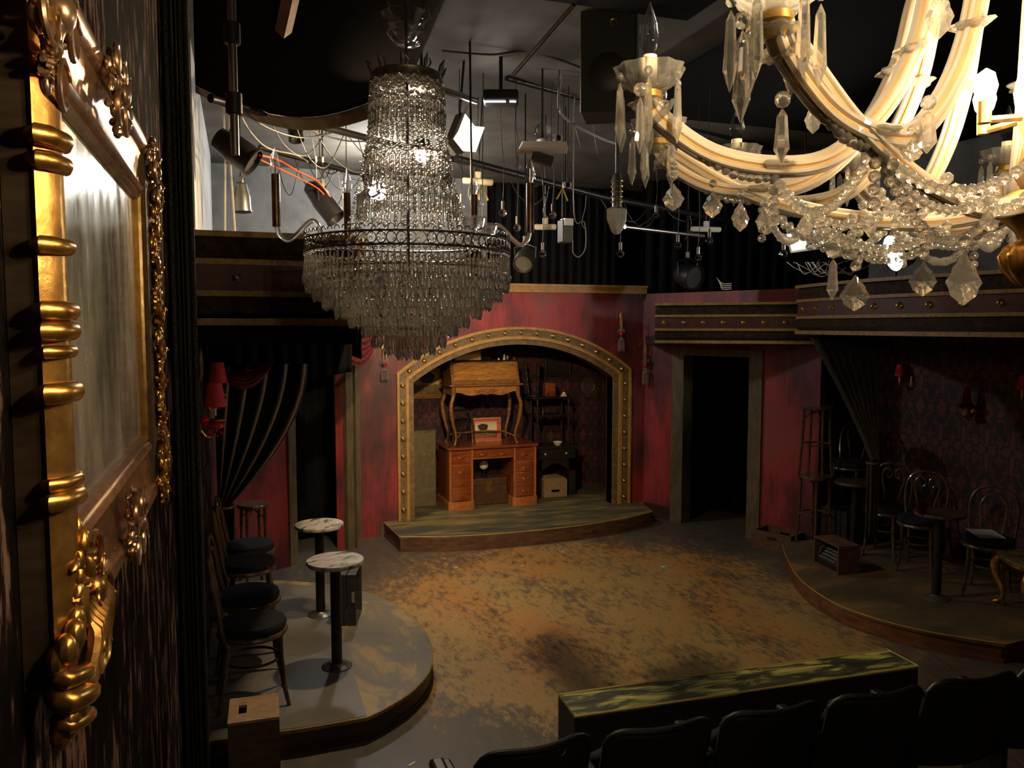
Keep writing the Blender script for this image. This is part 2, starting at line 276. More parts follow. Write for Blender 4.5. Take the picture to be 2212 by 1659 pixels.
# ------------------------------------------------------------------ mesh helpers
class MB:
    def __init__(s): s.v = []; s.f = []; s.uv = None
    def add(s, vs, fs):
        o = len(s.v); s.v += [tuple(p) for p in vs]; s.f += [tuple(i+o for i in f) for f in fs]; return s
    def box(s, c, d, rz=0.0, mtx=None):
        hx_, hy_, hz_ = d[0]/2, d[1]/2, d[2]/2
        R = mtx if mtx is not None else Matrix.Rotation(rz, 3, 'Z')
        vs = [Vector(c) + R @ Vector((x*hx_, y*hy_, z*hz_)) for z in (-1, 1) for y in (-1, 1) for x in (-1, 1)]
        return s.add(vs, [(0, 2, 3, 1), (4, 5, 7, 6), (0, 1, 5, 4), (2, 6, 7, 3), (0, 4, 6, 2), (1, 3, 7, 5)])
    def bx(s, x0, x1, y0, y1, z0, z1): return s.box(((x0+x1)/2, (y0+y1)/2, (z0+z1)/2), (x1-x0, y1-y0, z1-z0))
    def tube(s, pts, r, n=8, closed=False, flute=0.0, nf=0):
        P = [Vector(p) for p in pts]; m = len(P); rr = r if isinstance(r, (list, tuple)) else [r]*m
        vs = []; fr = None
        for i in range(m):
            a = P[i-1] if (i > 0 or closed) else P[i]; b = P[(i+1) % m] if (i < m-1 or closed) else P[i]
            t = (b-a); t = t.normalized() if t.length > 1e-9 else Vector((0, 0, 1))
            if fr is None:
                h = Vector((0, 0, 1)) if abs(t.z) < 0.9 else Vector((1, 0, 0)); fr = (h - t*h.dot(t)).normalized()
            else:
                fr = fr - t*fr.dot(t); fr = fr.normalized() if fr.length > 1e-6 else t.orthogonal().normalized()
            bn = t.cross(fr)
            for k in range(n):
                q = 2*PI*k/n; R = rr[i]*(1+flute*math.cos(nf*q))
                vs.append(P[i] + fr*(math.cos(q)*R) + bn*(math.sin(q)*R))
        fs = []
        for i in range(m if closed else m-1):
            j = (i+1) % m
            for k in range(n): fs.append((i*n+k, i*n+(k+1) % n, j*n+(k+1) % n, j*n+k))
        if not closed: fs += [tuple(range(n))[::-1], tuple((m-1)*n+k for k in range(n))]
        return s.add(vs, fs)
    def lathe(s, prof, c=(0, 0, 0), n=24, lobes=0, la=0.0, mtx=None):
        c = Vector(c); vs = []; m = len(prof)
        for (r, z) in prof:
            for k in range(n):
                q = 2*PI*k/n; R = r*(1+la*math.cos(lobes*q)) if lobes else r
                p = Vector((R*math.cos(q), R*math.sin(q), z)); vs.append(c + (mtx @ p if mtx is not None else p))
        fs = [(i*n+k, i*n+(k+1) % n, (i+1)*n+(k+1) % n, (i+1)*n+k) for i in range(m-1) for k in range(n)]
        if prof[0][0] > 1e-6: fs.append(tuple(range(n))[::-1])
        if prof[-1][0] > 1e-6: fs.append(tuple((m-1)*n+k for k in range(n)))
        return s.add(vs, fs)
    def ball(s, c, r, nu=10, nv=7, sc=(1, 1, 1), mtx=None):
        prof = [(math.sin(PI*i/nv)*r, -math.cos(PI*i/nv)*r) for i in range(nv+1)]
        prof[0] = (1e-7, -r); prof[-1] = (1e-7, r)
        S = Matrix.Diagonal(sc); S = (mtx @ S) if mtx is not None else S
        return s.lathe(prof, c, nu, mtx=S)
    def prism(s, poly, z0, z1, fn=None):
        n = len(poly); f3 = fn or (lambda x, y, z: (x, y, z))
        vs = [f3(p[0], p[1], z0) for p in poly] + [f3(p[0], p[1], z1) for p in poly]
        fs = [tuple(range(n))[::-1], tuple(range(n, 2*n))] + [(i, (i+1) % n, n+(i+1) % n, n+i) for i in range(n)]
        return s.add(vs, fs)
    def grid(s, fn, nu, nv, uv=False):
        o = len(s.v); s.v += [tuple(fn(i/nu, j/nv)) for j in range(nv+1) for i in range(nu+1)]
        for j in range(nv):
            for i in range(nu): s.f.append((o+j*(nu+1)+i, o+j*(nu+1)+i+1, o+(j+1)*(nu+1)+i+1, o+(j+1)*(nu+1)+i))
        if uv: s.uv = (nu, nv)
        return s
    def mesh(s, name, mat, smooth=True, ang=40):
        me = bpy.data.meshes.new(name); me.from_pydata(s.v, [], s.f); me.materials.append(mat)
        if s.uv:
            nu, nv = s.uv; l = me.uv_layers.new(name='UVMap')
            for lp in me.loops:
                vi = lp.vertex_index; l.data[lp.index].uv = ((vi % (nu+1))/nu, (vi//(nu+1))/nv)
        bm = bmesh.new(); bm.from_mesh(me); bmesh.ops.recalc_face_normals(bm, faces=bm.faces); bm.to_mesh(me); bm.free()
        if smooth: me.shade_smooth(); me.set_sharp_from_angle(angle=math.radians(ang))
        return me
    def build(s, name, mat, parent=None, smooth=True, bevel=0.0, thick=0.0, ang=40, label=None, kind=None):
        o = bpy.data.objects.new(name, s.mesh(name, mat, smooth, ang)); COL.objects.link(o)
        if parent: o.parent = parent
        if thick: md = o.modifiers.new('thick', 'SOLIDIFY'); md.thickness = thick; md.offset = 0
        if bevel: md = o.modifiers.new('bevel', 'BEVEL'); md.width = bevel; md.segments = 2; md.limit_method = 'ANGLE'; md.angle_limit = math.radians(50)
        if label: o['label'] = label
        if kind: o['kind'] = kind
        return o
def tag(o, label, cat, group=None, kind=None):
    o['label'] = label; o['category'] = cat
    if group: o['group'] = group
    if kind: o['kind'] = kind
    return o
def thing(name, label, cat, loc=(0, 0, 0), rz=0.0, group=None):
    o = bpy.data.objects.new(name, None); COL.objects.link(o); o.empty_display_size = 0.05
    o.location = loc; o.rotation_euler = (0, 0, rz); return tag(o, label, cat, group)
def dup(root, loc, rz, label, group=None):
    r = root.copy(); COL.objects.link(r); r.location = loc; r.rotation_euler = (0, 0, rz); r['label'] = label
    if group: r['group'] = group
    for ch in list(root.children):
        c = ch.copy(); COL.objects.link(c); c.parent = r
        for g in list(ch.children):
            d = g.copy(); COL.objects.link(d); d.parent = c
    return r
def inst(o, parent, loc, rz=0.0, sc=1.0, rot=None):
    c = o.copy(); COL.objects.link(c); c.parent = parent; c.location = loc
    c.rotation_euler = rot if rot else (0, 0, rz); c.scale = (sc,)*3 if isinstance(sc, (int, float)) else sc; return c
def struct(name, mb, mat, **k):
    o = mb.build(name, mat, None, **k); o['kind'] = 'structure'; return o
def spline(pts, n=8):
    P = [Vector(p) for p in pts]; out = []
    for i in range(len(P)-1):
        p0 = P[max(i-1, 0)]; p1 = P[i]; p2 = P[i+1]; p3 = P[min(i+2, len(P)-1)]
        for k in range(n):
            t = k/n; out.append(0.5*((2*p1) + (p2-p0)*t + (2*p0-5*p1+4*p2-p3)*t*t + (3*p1-p0-3*p2+p3)*t**3))
    return out + [P[-1]]
def circ(c, r, n=24, axis='z', a0=0, a1=2*PI, full=True):
    out = []
    for k in range(n if full else n+1):
        q = a0+(a1-a0)*k/n; x, y = r*math.cos(q), r*math.sin(q)
        out.append(Vector(c)+Vector({'z': (x, y, 0), 'x': (0, x, y), 'y': (x, 0, y)}[axis]))
    return out
def rotto(d):
    return Vector((0, 0, 1)).rotation_difference(Vector(d).normalized()).to_matrix()

# ------------------------------------------------------------------ the setting
YB = 9.05                                   # front face of the arch wall
CZ = 4.35
A_ = Vector((4.9, YB, 0)); D_ = Vector((0.72, -1.58, 0))      # the slanting wall with the doorway
def da(t, z=0.0, off=0.0):
    n = Vector((-1.58, -0.72, 0)).normalized(); p = A_ + D_*t + n*off; return Vector((p.x, p.y, z))
B0, B1, B2 = Vector((1.07, 8.66, 0)), Vector((0.47, 8.25, 0)), Vector((-0.265, 7.75, 0))
mb = MB(); mb.bx(-1.6, 8.2, -2.2, 11.8, -0.06, 0.0); struct('floor', mb, FLOORM, smooth=False)
mb = MB(); mb.bx(-1.6, 8.2, -2.2, 11.8, CZ, CZ+0.08); struct('ceiling', mb, CEILM, smooth=False)
mb = MB(); mb.bx(-0.42, -0.265, -2.2, 5.75, 0, CZ); struct('wall_left', mb, STREAK, smooth=False)
mb = MB(); mb.bx(-0.42, -0.265, 5.75, 9.6, 2.5, CZ); struct('wall_left_plaster', mb, PALEW, smooth=False)
mb = MB(); mb.bx(-0.42, -0.265, 5.75, 9.6, 0, 2.5); struct('wall_left_alcove', mb, STREAK, smooth=False)
mb = MB(); mb.bx(-1.6, 8.2, -2.3, -2.2, 0, CZ); struct('wall_rear', mb, BLK, smooth=False)
mb = MB(); mb.bx(-0.42, 8.2, 11.5, 11.6, 0, CZ); struct('wall_far', mb, BLK, smooth=False)
mb = MB(); mb.bx(-0.42, 3.1, 10.0, 10.1, 2.9, CZ); struct('wall_upper', mb, GREYW, smooth=False)
mb = MB(); mb.bx(8.1, 8.2, -2.2, 11.6, 0, CZ); struct('wall_outer', mb, BLK, smooth=False)

# arch wall: one slab with an arched opening
def arc3(x0, x1, zs, zc, n=28):
    """arc from (x0,zs) over the crest zc to (x1,zs)"""
    h = zc-zs; c = (x1-x0)/2; R = (c*c+h*h)/(2*h); a = math.asin(min(1, c/R)); xm = (x0+x1)/2; zo = zc-R
    return [(xm+R*math.sin(-a+2*a*k/n), zo+R*math.cos(-a+2*a*k/n)) for k in range(n+1)]
xi0, xi1, xo0, xo1 = hy(893, 950, YB).x, hy(1322, 950, YB).x, hy(857, 950, YB).x, hy(1358, 950, YB).x
zsi, zci = hy(895, 826, YB).z, hy(1110, 744, YB).z
zso, zco = hy(858, 806, YB).z, hy(1110, 706, YB).z
N_ARC = 28
inn = [(xi0, 0.172)] + [(xi0, 0.172+(zsi-0.172)*k/6) for k in range(1, 6)] + arc3(xi0, xi1, zsi, zci, N_ARC) + [(xi1, zsi-(zsi-0.172)*k/6) for k in range(1, 7)]
out = [(xo0, 0.172)] + [(xo0, 0.172+(zso-0.172)*k/6) for k in range(1, 6)] + arc3(xo0, xo1, zso, zco, N_ARC) + [(xo1, zso-(zso-0.172)*k/6) for k in range(1, 7)]
ZT = 2.86
poly = [(1.25, 0.0), (xi0, 0.0)] + inn[1:-1] + [(xi1, 0.0), (4.9, 0.0), (4.9, ZT), (1.25, ZT)]
mb = MB(); mb.prism(poly, YB, YB+0.16, lambda x, z, y: (x, y, z)); struct('wall_back', mb, REDW, smooth=False)
mb = MB(); mb.bx(1.2, 4.92, YB-0.05, YB+0.2, ZT, ZT+0.10); mb.bx(1.2, 4.92, YB-0.075, YB, ZT+0.075, ZT+0.10)
struct('trim_1', mb, ARCHG, smooth=False)
# recess behind the arch
mb = MB(); mb.bx(1.45, 5.1, 10.3, 10.4, 0, 2.9); struct('wall_recess', mb, WPB, smooth=False)
mb = MB(); mb.bx(1.40, 1.5, YB+0.16, 10.35, 0, 2.9); struct('wall_recess_side', mb, WPS, smooth=False)
mb = MB(); mb.bx(4.85, 4.95, YB+0.16, 10.35, 0, 2.9); struct('wall_recess_end', mb, WPS, smooth=False)
mb = MB(); mb.bx(1.4, 5.0, YB+0.16, 10.4, 2.62, 2.70); struct('ceiling_recess', mb, BLK, smooth=False)

t = thing('arch_frame', 'mottled gold and brown studded arch around the furniture recess', 'arch', (0, 0, 0))
def lerp2(k, a): return (inn[k][0]+(out[k][0]-inn[k][0])*a, inn[k][1]+(out[k][1]-inn[k][1])*a)
def arch_band(a0, a1, y0, y1):
    m = MB(); n = len(inn); vs = []
    for k in range(n):
        p, q = lerp2(k, a0), lerp2(k, a1); vs += [(p[0], y0, p[1]), (q[0], y0, q[1]), (q[0], y1, q[1]), (p[0], y1, p[1])]
    fs = []
    for k in range(n-1):
        for j in range(4): fs.append((k*4+j, k*4+(j+1) % 4, k*4+4+(j+1) % 4, k*4+4+j))
    return m.add(vs, fs+[(0, 1, 2, 3), tuple((n-1)*4+j for j in (3, 2, 1, 0))])
arch_band(0.0, 0.30, YB-0.035, YB+0.17).build('inner_band', ARCHB, t, ang=25)
arch_band(0.30, 0.47, YB-0.06, YB).build('gold_bead', ARCHG, t, ang=25)
arch_band(0.47, 0.86, YB-0.045, YB).build('stud_band', ARCHB, t, ang=25)
arch_band(0.86, 1.0, YB-0.065, YB).build('outer_molding', ARCHG, t, ang=25)
stud = MB(); stud.lathe([(0.0001, -0.028), (0.012, -0.026), (0.020, -0.016), (0.026, -0.004), (0.030, 0.0)], n=12, mtx=Matrix.Rotation(math.radians(-90), 3, 'X'))
st0 = None
sp_ = [lerp2(k, 0.66) for k in range(len(inn))]
def along(pts, d):
    for a, b in zip(pts, pts[1:]):
        l = math.hypot(b[0]-a[0], b[1]-a[1])
        if d <= l: return (a[0]+(b[0]-a[0])*d/l, a[1]+(b[1]-a[1])*d/l)
        d -= l
    return pts[-1]
tot = sum(math.hypot(b[0]-a[0], b[1]-a[1]) for a, b in zip(sp_, sp_[1:]))
NS = 31
for k in range(NS):
    p = along(sp_, tot*(k+0.6)/NS)
    if st0 is None: st0 = stud.build('stud', BRASS, t); st0.location = (p[0], YB-0.045, p[1])
    else: inst(st0, t, (p[0], YB-0.045, p[1]))

# left slanting wall with its doorway
def wall_quad(a, b, z0, z1, th, m):
    n = Vector((-(b.y-a.y), b.x-a.x, 0)).normalized()*th
    m.add([(p.x, p.y, z) for z in (z0, z1) for p in (a, b, b+n, a+n)], [(0, 1, 5, 4), (1, 2, 6, 5), (2, 3, 7, 6), (3, 0, 4, 7), (3, 2, 1, 0), (4, 5, 6, 7)])
    return m
mb = MB(); wall_quad(B2, B1, 0, 2.9, 0.12, mb); wall_quad(B1, B0, 2.1, 2.9, 0.12, mb); wall_quad(B0, Vector((1.25, YB, 0)), 0, 2.9, 0.12, mb)
struct('wall_left_slant', mb, REDW, smooth=False)
mb = MB(); u_ = (B0-B1).normalized(); wq = Vector((u_.y, -u_.x, 0))*0.03
wall_quad(B1-u_*0.06+wq, B1+u_*0.03+wq, 0, 2.2, 0.2, mb); wall_quad(B0-u_*0.02+wq, B0+u_*0.075+wq, 0, 2.2, 0.2, mb)
wall_quad(B0+u_*0.085+wq*2, B0+u_*0.15+wq*2, 0, 2.2, 0.1, mb); wall_quad(B1-u_*0.06+wq, B0+u_*0.075+wq, 2.1, 2.2, 0.2, mb)
struct('door_1', mb, TRIMG, smooth=False)
# right slanting wall with its doorway
mb = MB(); wall_quad(da(0), da(0.33), 0, 2.86, 0.12, mb); wall_quad(da(0.33), da(0.92), 2.10, 2.86, 0.12, mb); wall_quad(da(0.92), da(1.36), 0, 2.86, 0.12, mb)
struct('wall_right_slant', mb, REDW, smooth=False)
mb = MB(); hd_ = hp(1560, 770, da(0), da(1)).z; ho = hp(1560, 754, da(0), da(1)).z
wall_quad(da(.271, off=.03), da(.369, off=.03), 0, ho, 0.2, mb); wall_quad(da(.881, off=.03), da(.975, off=.03), 0, ho, 0.2, mb); wall_quad(da(.369, off=.03), da(.881, off=.03), hd_, ho, 0.2, mb)
struct('door_2', mb, TRIMG, smooth=False)
mb = MB(); wall_quad(da(0.03, off=.02), da(.27, off=.02), 0, 0.17, 0.02, mb); wall_quad(da(.98, off=.02), da(1.35, off=.02), 0, 0.17, 0.02, mb)
struct('baseboard_right', mb, FASCD, smooth=False)
WR0, WR1 = Vector((6.66, 7.1, 0)), Vector((7.0, 2.6, 0))
mb = MB(); mb.bx(5.92, 6.72, 7.12, 7.22, 0, 2.9); struct('wall_right_return', mb, WPB, smooth=False)
mb = MB(); wall_quad(WR0, WR1, 0, 2.9, 0.1, mb); struct('wall_right', mb, WPS, smooth=False)

# black drapes seen through the doorways
def drape_panel(a, b, z0, z1, folds, amp, m=None):
    m = m or MB(); a, b = Vector(a), Vector(b); L = (b-a); n = Vector((-L.y, L.x, 0)).normalized()
    return m.grid(lambda u, v: a+L*u+n*(amp*math.sin(2*PI*folds*u)*(0.6+0.4*v))+Vector((0, 0, z0+(z1-z0)*v)), folds*6, 6)
o = drape_panel((0.0, 9.1, 0), (1.5, 9.35, 0), 0.02, 2.5, 9, 0.04).build('door_drape', CLOTH, thick=0.006); tag(o, 'black drape hanging inside the doorway beside the pedestal tables', 'curtain')
o = drape_panel((5.2, 9.7, 0), (6.05, 8.75, 0), 0.02, 2.5, 8, 0.04).build('door_drape', CLOTH, thick=0.006); tag(o, 'dark drape at the far side of the grey framed doorway passage', 'curtain')
o = drape_panel((6.05, 8.7, 0), (6.5, 7.5, 0), 0.02, 2.5, 8, 0.04).build('door_drape', CLOTH, thick=0.006); tag(o, 'dark drape at the near side of the grey framed doorway passage', 'curtain')
# black drapes on the upper far side
for i, (x0, x1, yy, lb) in enumerate(((3.2, 5.0, 10.05, 'black backdrop drape above the studded arch wall'), (5.0, 7.2, 9.3, 'black backdrop drape above the grey framed doorway'))):
    o = drape_panel((x0, yy, 0), (x1, yy-0.7*i, 0), 2.72, CZ-0.02, 14, 0.05).build('backdrop_drape', CLOTH, thick=0.006); tag(o, lb, 'curtain')

# ------------------------------------------------------------------ low platforms
def platform(name, label, outline, z, deckm, fm, lip=0.025, edge=None, inset=0.02):
    tt = thing(name, label, 'stage platform')
    pl = [(p[0], p[1]) for p in outline]
    cx = sum(p[0] for p in pl)/len(pl); cy = sum(p[1] for p in pl)/len(pl)
    ins = [(cx+(x-cx)*(1-inset), cy+(y-cy)*(1-inset)) for x, y in pl]
    MB().prism(pl, z-lip, z).build('deck', deckm, tt, smooth=False)
    MB().prism(ins, 0.0, z-lip).build('fascia', fm, tt, ang=25)
    low = [(cx+(x-cx)*(1-inset*0.3), cy+(y-cy)*(1-inset*0.3)) for x, y in pl]
    MB().prism(low, 0.0, 0.03).build('base_molding', fm, tt, ang=25)
    if edge: MB().tube([(x, y, z-0.004) for x, y in pl], 0.006, 5, closed=True).build('edge_line', edge, tt)
    return tt
o1 = [(p.x, p.y) for p in spline([(0.66, 4.53, 0), (0.8, 4.62, 0), (0.99, 4.79, 0), (1.16, 5.06, 0), (1.25, 5.42, 0), (1.26, 5.84, 0), (1.18, 6.29, 0), (1.0, 6.7, 0), (0.66, 7.08, 0)], 5)]
lp = platform('stage_platform', 'low round-fronted grey platform under the pedestal tables', [(-0.26, 4.55), (0.3, 4.52)] + o1 + [(0.3, 7.3), (-0.26, 7.45)], 0.15, DECKL, FASCD, edge=BANDG)
MB().prism([(-0.255, 4.56), (0.3, 4.53), (0.655, 4.54), (0.665, 5.5), (0.64, 7.0), (0.3, 7.2), (-0.255, 7.4)], 0.15, 0.1525).build('grey_board', mk('grey_deck_board', [(0.35, (0.105, 0.10, 0.092)), (0.65, (0.15, 0.142, 0.128))], 0.45, s=3), lp, smooth=False)
o2 = [(p.x, p.y) for p in spline([(5.36, 6.80, 0), (5.09, 6.38, 0), (4.78, 5.8, 0), (4.64, 5.25, 0), (4.68, 4.85, 0), (4.86, 4.47, 0), (5.2, 4.1, 0)], 6)]
platform('stage_platform', 'low curved platform under the cafe chairs by the damask wall', o2 + [(5.5, 4.13), (6.72, 4.05), (6.6, 6.98), (6.0, 6.98), (5.80, 6.86), (5.45, 6.86)], 0.15, DECKR, mk('fascia_orange_brown', [(0.3, (0.06, 0.022, 0.010)), (0.6, (0.15, 0.06, 0.025)), (0.85, (0.24, 0.115, 0.05))], 0.5, scale=(2, 2, 6), s=4, detail=8), edge=ARCHG)
o3 = [(p.x, p.y) for p in spline([(1.585, 8.36, 0), (2.1, 8.2, 0), (2.77, 8.13, 0), (3.6, 8.17, 0), (4.3, 8.32, 0), (4.76, 8.50, 0)], 5)]
sp2 = platform('stage_platform', 'low bowed brown platform under the studded arch', [(1.53, YB-0.005)] + o3 + [(4.86, YB-0.05), (4.7, YB-0.005)], 0.17, DECKS, FASC, edge=ARCHG, inset=0.006)
MB().bx(1.5, 4.85, YB-0.005, 10.3, 0.0, 0.17).build('recess_deck', DECKS, sp2, smooth=False)

# ------------------------------------------------------------------ balconies
def balcony(name, label, path, z0, z1, th, back_pts, rosettes, rz=True):
    """path: plan points of the front face, walked so that the room is on its right-hand side"""
    tt = thing(name, label, 'balcony')
    P = [Vector((p[0], p[1], 0)) for p in path]; n = len(P); nr = []
    for i in range(n):
        d = P[min(i+1, n-1)]-P[max(i-1, 0)]; nr.append(Vector((d.y, -d.x, 0)).normalized())
    def strip(f0, f1, o0, o1):
        m = MB(); vs = []
        for p, q in zip(P, nr):
            a, b = p+q*o0, p+q*o1
            za, zb = z0+(z1-z0)*f0, z0+(z1-z0)*f1
            vs += [(a.x, a.y, za), (b.x, b.y, za), (b.x, b.y, zb), (a.x, a.y, zb)]
        fs = [(k*4+j, k*4+(j+1) % 4, k*4+4+(j+1) % 4, k*4+4+j) for k in range(n-1) for j in range(4)]
        return m.add(vs, fs+[(3, 2, 1, 0), tuple((n-1)*4+j for j in range(4))])
    strip(0.02, 0.98, -th, 0.0).build('fascia', BANDW, tt, ang=25)
    strip(0.36, 0.66, 0.0, 0.006).build('red_band', BANDR, tt, ang=25)
    for a, b, o in ((0.0, 0.075, 0.03), (0.31, 0.37, 0.022), (0.65, 0.71, 0.022), (0.94, 1.0, 0.035)):
        strip(a, b, -th if a in (0.0, 0.94) else 0.0, o).build('gold_molding', BANDG, tt, ang=25)
    if back_pts: MB().prism([(p.x, p.y) for p in P]+back_pts, z0+0.0, z0+0.07).build('soffit', BLK, tt, smooth=False)
    L = sum((b-a).length for a, b in zip(P, P[1:])); r0 = None
    for k in range(rosettes):
        d = L*(k+0.5)/rosettes
        for i, (a, b) in enumerate(zip(P, P[1:])):
            l = (b-a).length
            if d <= l: break
            d -= l
        p = a+(b-a)*(d/l); q = nr[i]; pos = (p.x+q.x*0.006, p.y+q.y*0.006, z0+(z1-z0)*0.51)
        if r0 is None: r0 = MB().lathe([(0.0001, 0.032), (0.009, 0.03), (0.012, 0.018), (0.024, 0.012), (0.03, 0.0)], n=10).build('stud', BRASS, tt); r0.location = pos; rr_ = r0
        else: rr_ = inst(r0, tt, pos)
        rr_.rotation_euler = (math.radians(90), 0, math.atan2(q.y, q.x)+PI/2)
    return tt
zb0, zb1 = hp(1415, 741, (4.47, 7.98), (5.7, 6.93)).z, hp(1415, 655, (4.47, 7.98), (5.7, 6.93)).z
balcony('valance_box', 'short straight dark valance band above the grey framed doorway', [(4.47, 7.98), (4.9, 7.62), (5.3, 7.27), (5.78, 6.86)], zb0, zb1, 0.08, [(6.1, 7.3), (5.2, 8.6), (4.85, 8.9)], 8)
pR = spline([(5.0, 6.2, 0), (4.9, 5.85, 0), (4.82, 5.3, 0), (4.80, 4.7, 0), (4.86, 4.1, 0), (5.02, 3.5, 0), (5.3, 2.9, 0)], 5)
balcony('balcony', 'curved balcony front with gold moldings above the cafe chairs', [(p.x, p.y) for p in pR], 2.375, 2.83, 0.06, [(6.85, 2.9), (6.6, 6.95), (6.0, 6.98), (5.80, 6.86)], 13)
pL = [(-0.262, 5.2), (0.1, 5.2), (0.4, 5.2), (0.74, 5.2), (0.80, 5.5), (0.9, 6.2)]
balcony('balcony', 'dark unlit balcony front above the striped drape', pL, 2.455, 3.03, 0.06, [(0.95, 7.1), (0.9, 7.2), (-0.262, 7.2)], 4)
# cloth valance below the unlit balcony and the red swags
vb = MB(); vb.grid(lambda u, v: Vector((-0.26+u*1.22, 7.22+0.02*math.sin(u*60)+0.1*u, 2.03+0.5*v-0.06*math.sin(PI*u)*(1-v))), 60, 6)
tag(vb.build('cloth_valance', CLOTH, thick=0.01), 'black cloth valance hanging across the top of the dark doorway', 'valance')
def swag(a, b, drop, wid, mat, name, label, nf=5):
    a, b = Vector(a), Vector(b)
    def f(u, v):
        p = a.lerp(b, u); s = math.sin(PI*u)
        return p+Vector((0, -0.05*s*math.sin(v*PI*nf*2)*0.5-0.05*s, -drop*s*(0.25+0.75*v)-wid*v*(0.4+0.6*s)))
    tag(MB().grid(f, 20, 24).build(name, mat, thick=0.006), label, 'drape')
swag((0.82, 7.25, 2.42), (1.4, 8.55, 2.38), 0.09, 0.26, REDCL, 'swag_drape', 'dark red swag between the dark doorway and the lit red wall')
swag((-0.16, 6.9, 2.06), (0.27, 7.02, 2.16), 0.12, 0.06, REDCL, 'swag_drape', 'small dark red swag at the top of the striped drape')
sv = drape_panel((0.87, 6.05, 0), (0.91, 6.85, 0), 2.2, 2.45, 8, 0.012)  # added cloth that keeps lamp light off the slanting red wall
tag(sv.build('cloth_valance', CLOTH, thick=0.006), 'added black cloth blocking light along the stage side under the dark balcony', 'valance')
sv = drape_panel((-0.25, 5.27, 0), (0.74, 5.27, 0), 2.33, 2.45, 9, 0.012)
tag(sv.build('cloth_valance', CLOTH, thick=0.006), 'black cloth valance under the front edge of the dark balcony', 'valance')
# tied-back striped drape (left)
tieL = Vector((-0.21, 7.05, 0.93))
def fL(u, v):
    top = Vector((-0.22+0.78*u, 7.12, 2.12)); e = v
    x = top.x+(tieL.x+0.05*u-top.x)*e**(1.0+0.85*u)
    y = 7.12-0.05*e+0.05*(1-0.5*e)*math.sin(u*2*PI*5+0.9)
    z = top.z+(tieL.z-0.05*u-top.z)*e
    return Vector((x, y, z))
t = thing('tied_drape', 'black drape with tan stripes tied back beside the red lampshades', 'curtain', (0, 0, 0))
MB().grid(fL, 120, 24, uv=True).build('drape_cloth', STRDR, t, thick=0.006)
MB().grid(lambda u, v: Vector((-0.25+0.17*u*(1-0.1*v), 7.05+0.03*math.sin(u*PI*8), 0.93-0.76*v)), 40, 8).build('drape_tail', CLOTH, t, thick=0.006)
MB().tube(circ((-0.165, 7.05, 0.92), 0.085, 14), 0.014, 6, closed=True).build('tie_rope', BRASS, t)
# tied-back brown drape (right)
def fR(u, v):
    a = Vector((5.05, 6.10, 2.36)); b = Vector((5.86, 6.1, 2.3)); top = a.lerp(b, u); tie = hd(1885, 1000, 7.2)
    e = v; k = 1-(1-e)**1.12
    p = top.lerp(tie+Vector((0.03*u, -0.02*u, 0)), k); p.z = top.z+(tie.z-top.z)*e
    return p+Vector((0.02, -0.05, 0))*((1-0.65*e)*math.sin(u*2*PI*7))
t = thing('tied_drape', 'dark brown drape tied back below the curved balcony corner', 'curtain')
MB().grid(fR, 112, 24).build('drape_cloth', DRAPEB, t, thick=0.006)
tk = hd(1885, 1000, 7.2)
MB().tube(circ(tk, 0.05, 14), 0.012, 6, closed=True).build('tie_rope', BRASS, t)
MB().grid(lambda u, v: tk+Vector((-0.05+0.12*u, 0.02*math.sin(u*PI*6), -0.7*v)), 24, 6).build('drape_tail', DRAPEB, t, thick=0.006)

# black pleated leg curtain at the end of the mirror wall
lg = MB(); lg.grid(lambda u, v: Vector((-0.262+0.092*u+0.004*math.sin(u*40), 3.45+0.022*math.sin(u*2*PI*5), 0.01+v*(CZ-0.03))), 60, 4)
tag(lg.build('leg_curtain', PLEAT, thick=0.008), 'narrow black pleated stage curtain beside the gilt mirror', 'curtain')

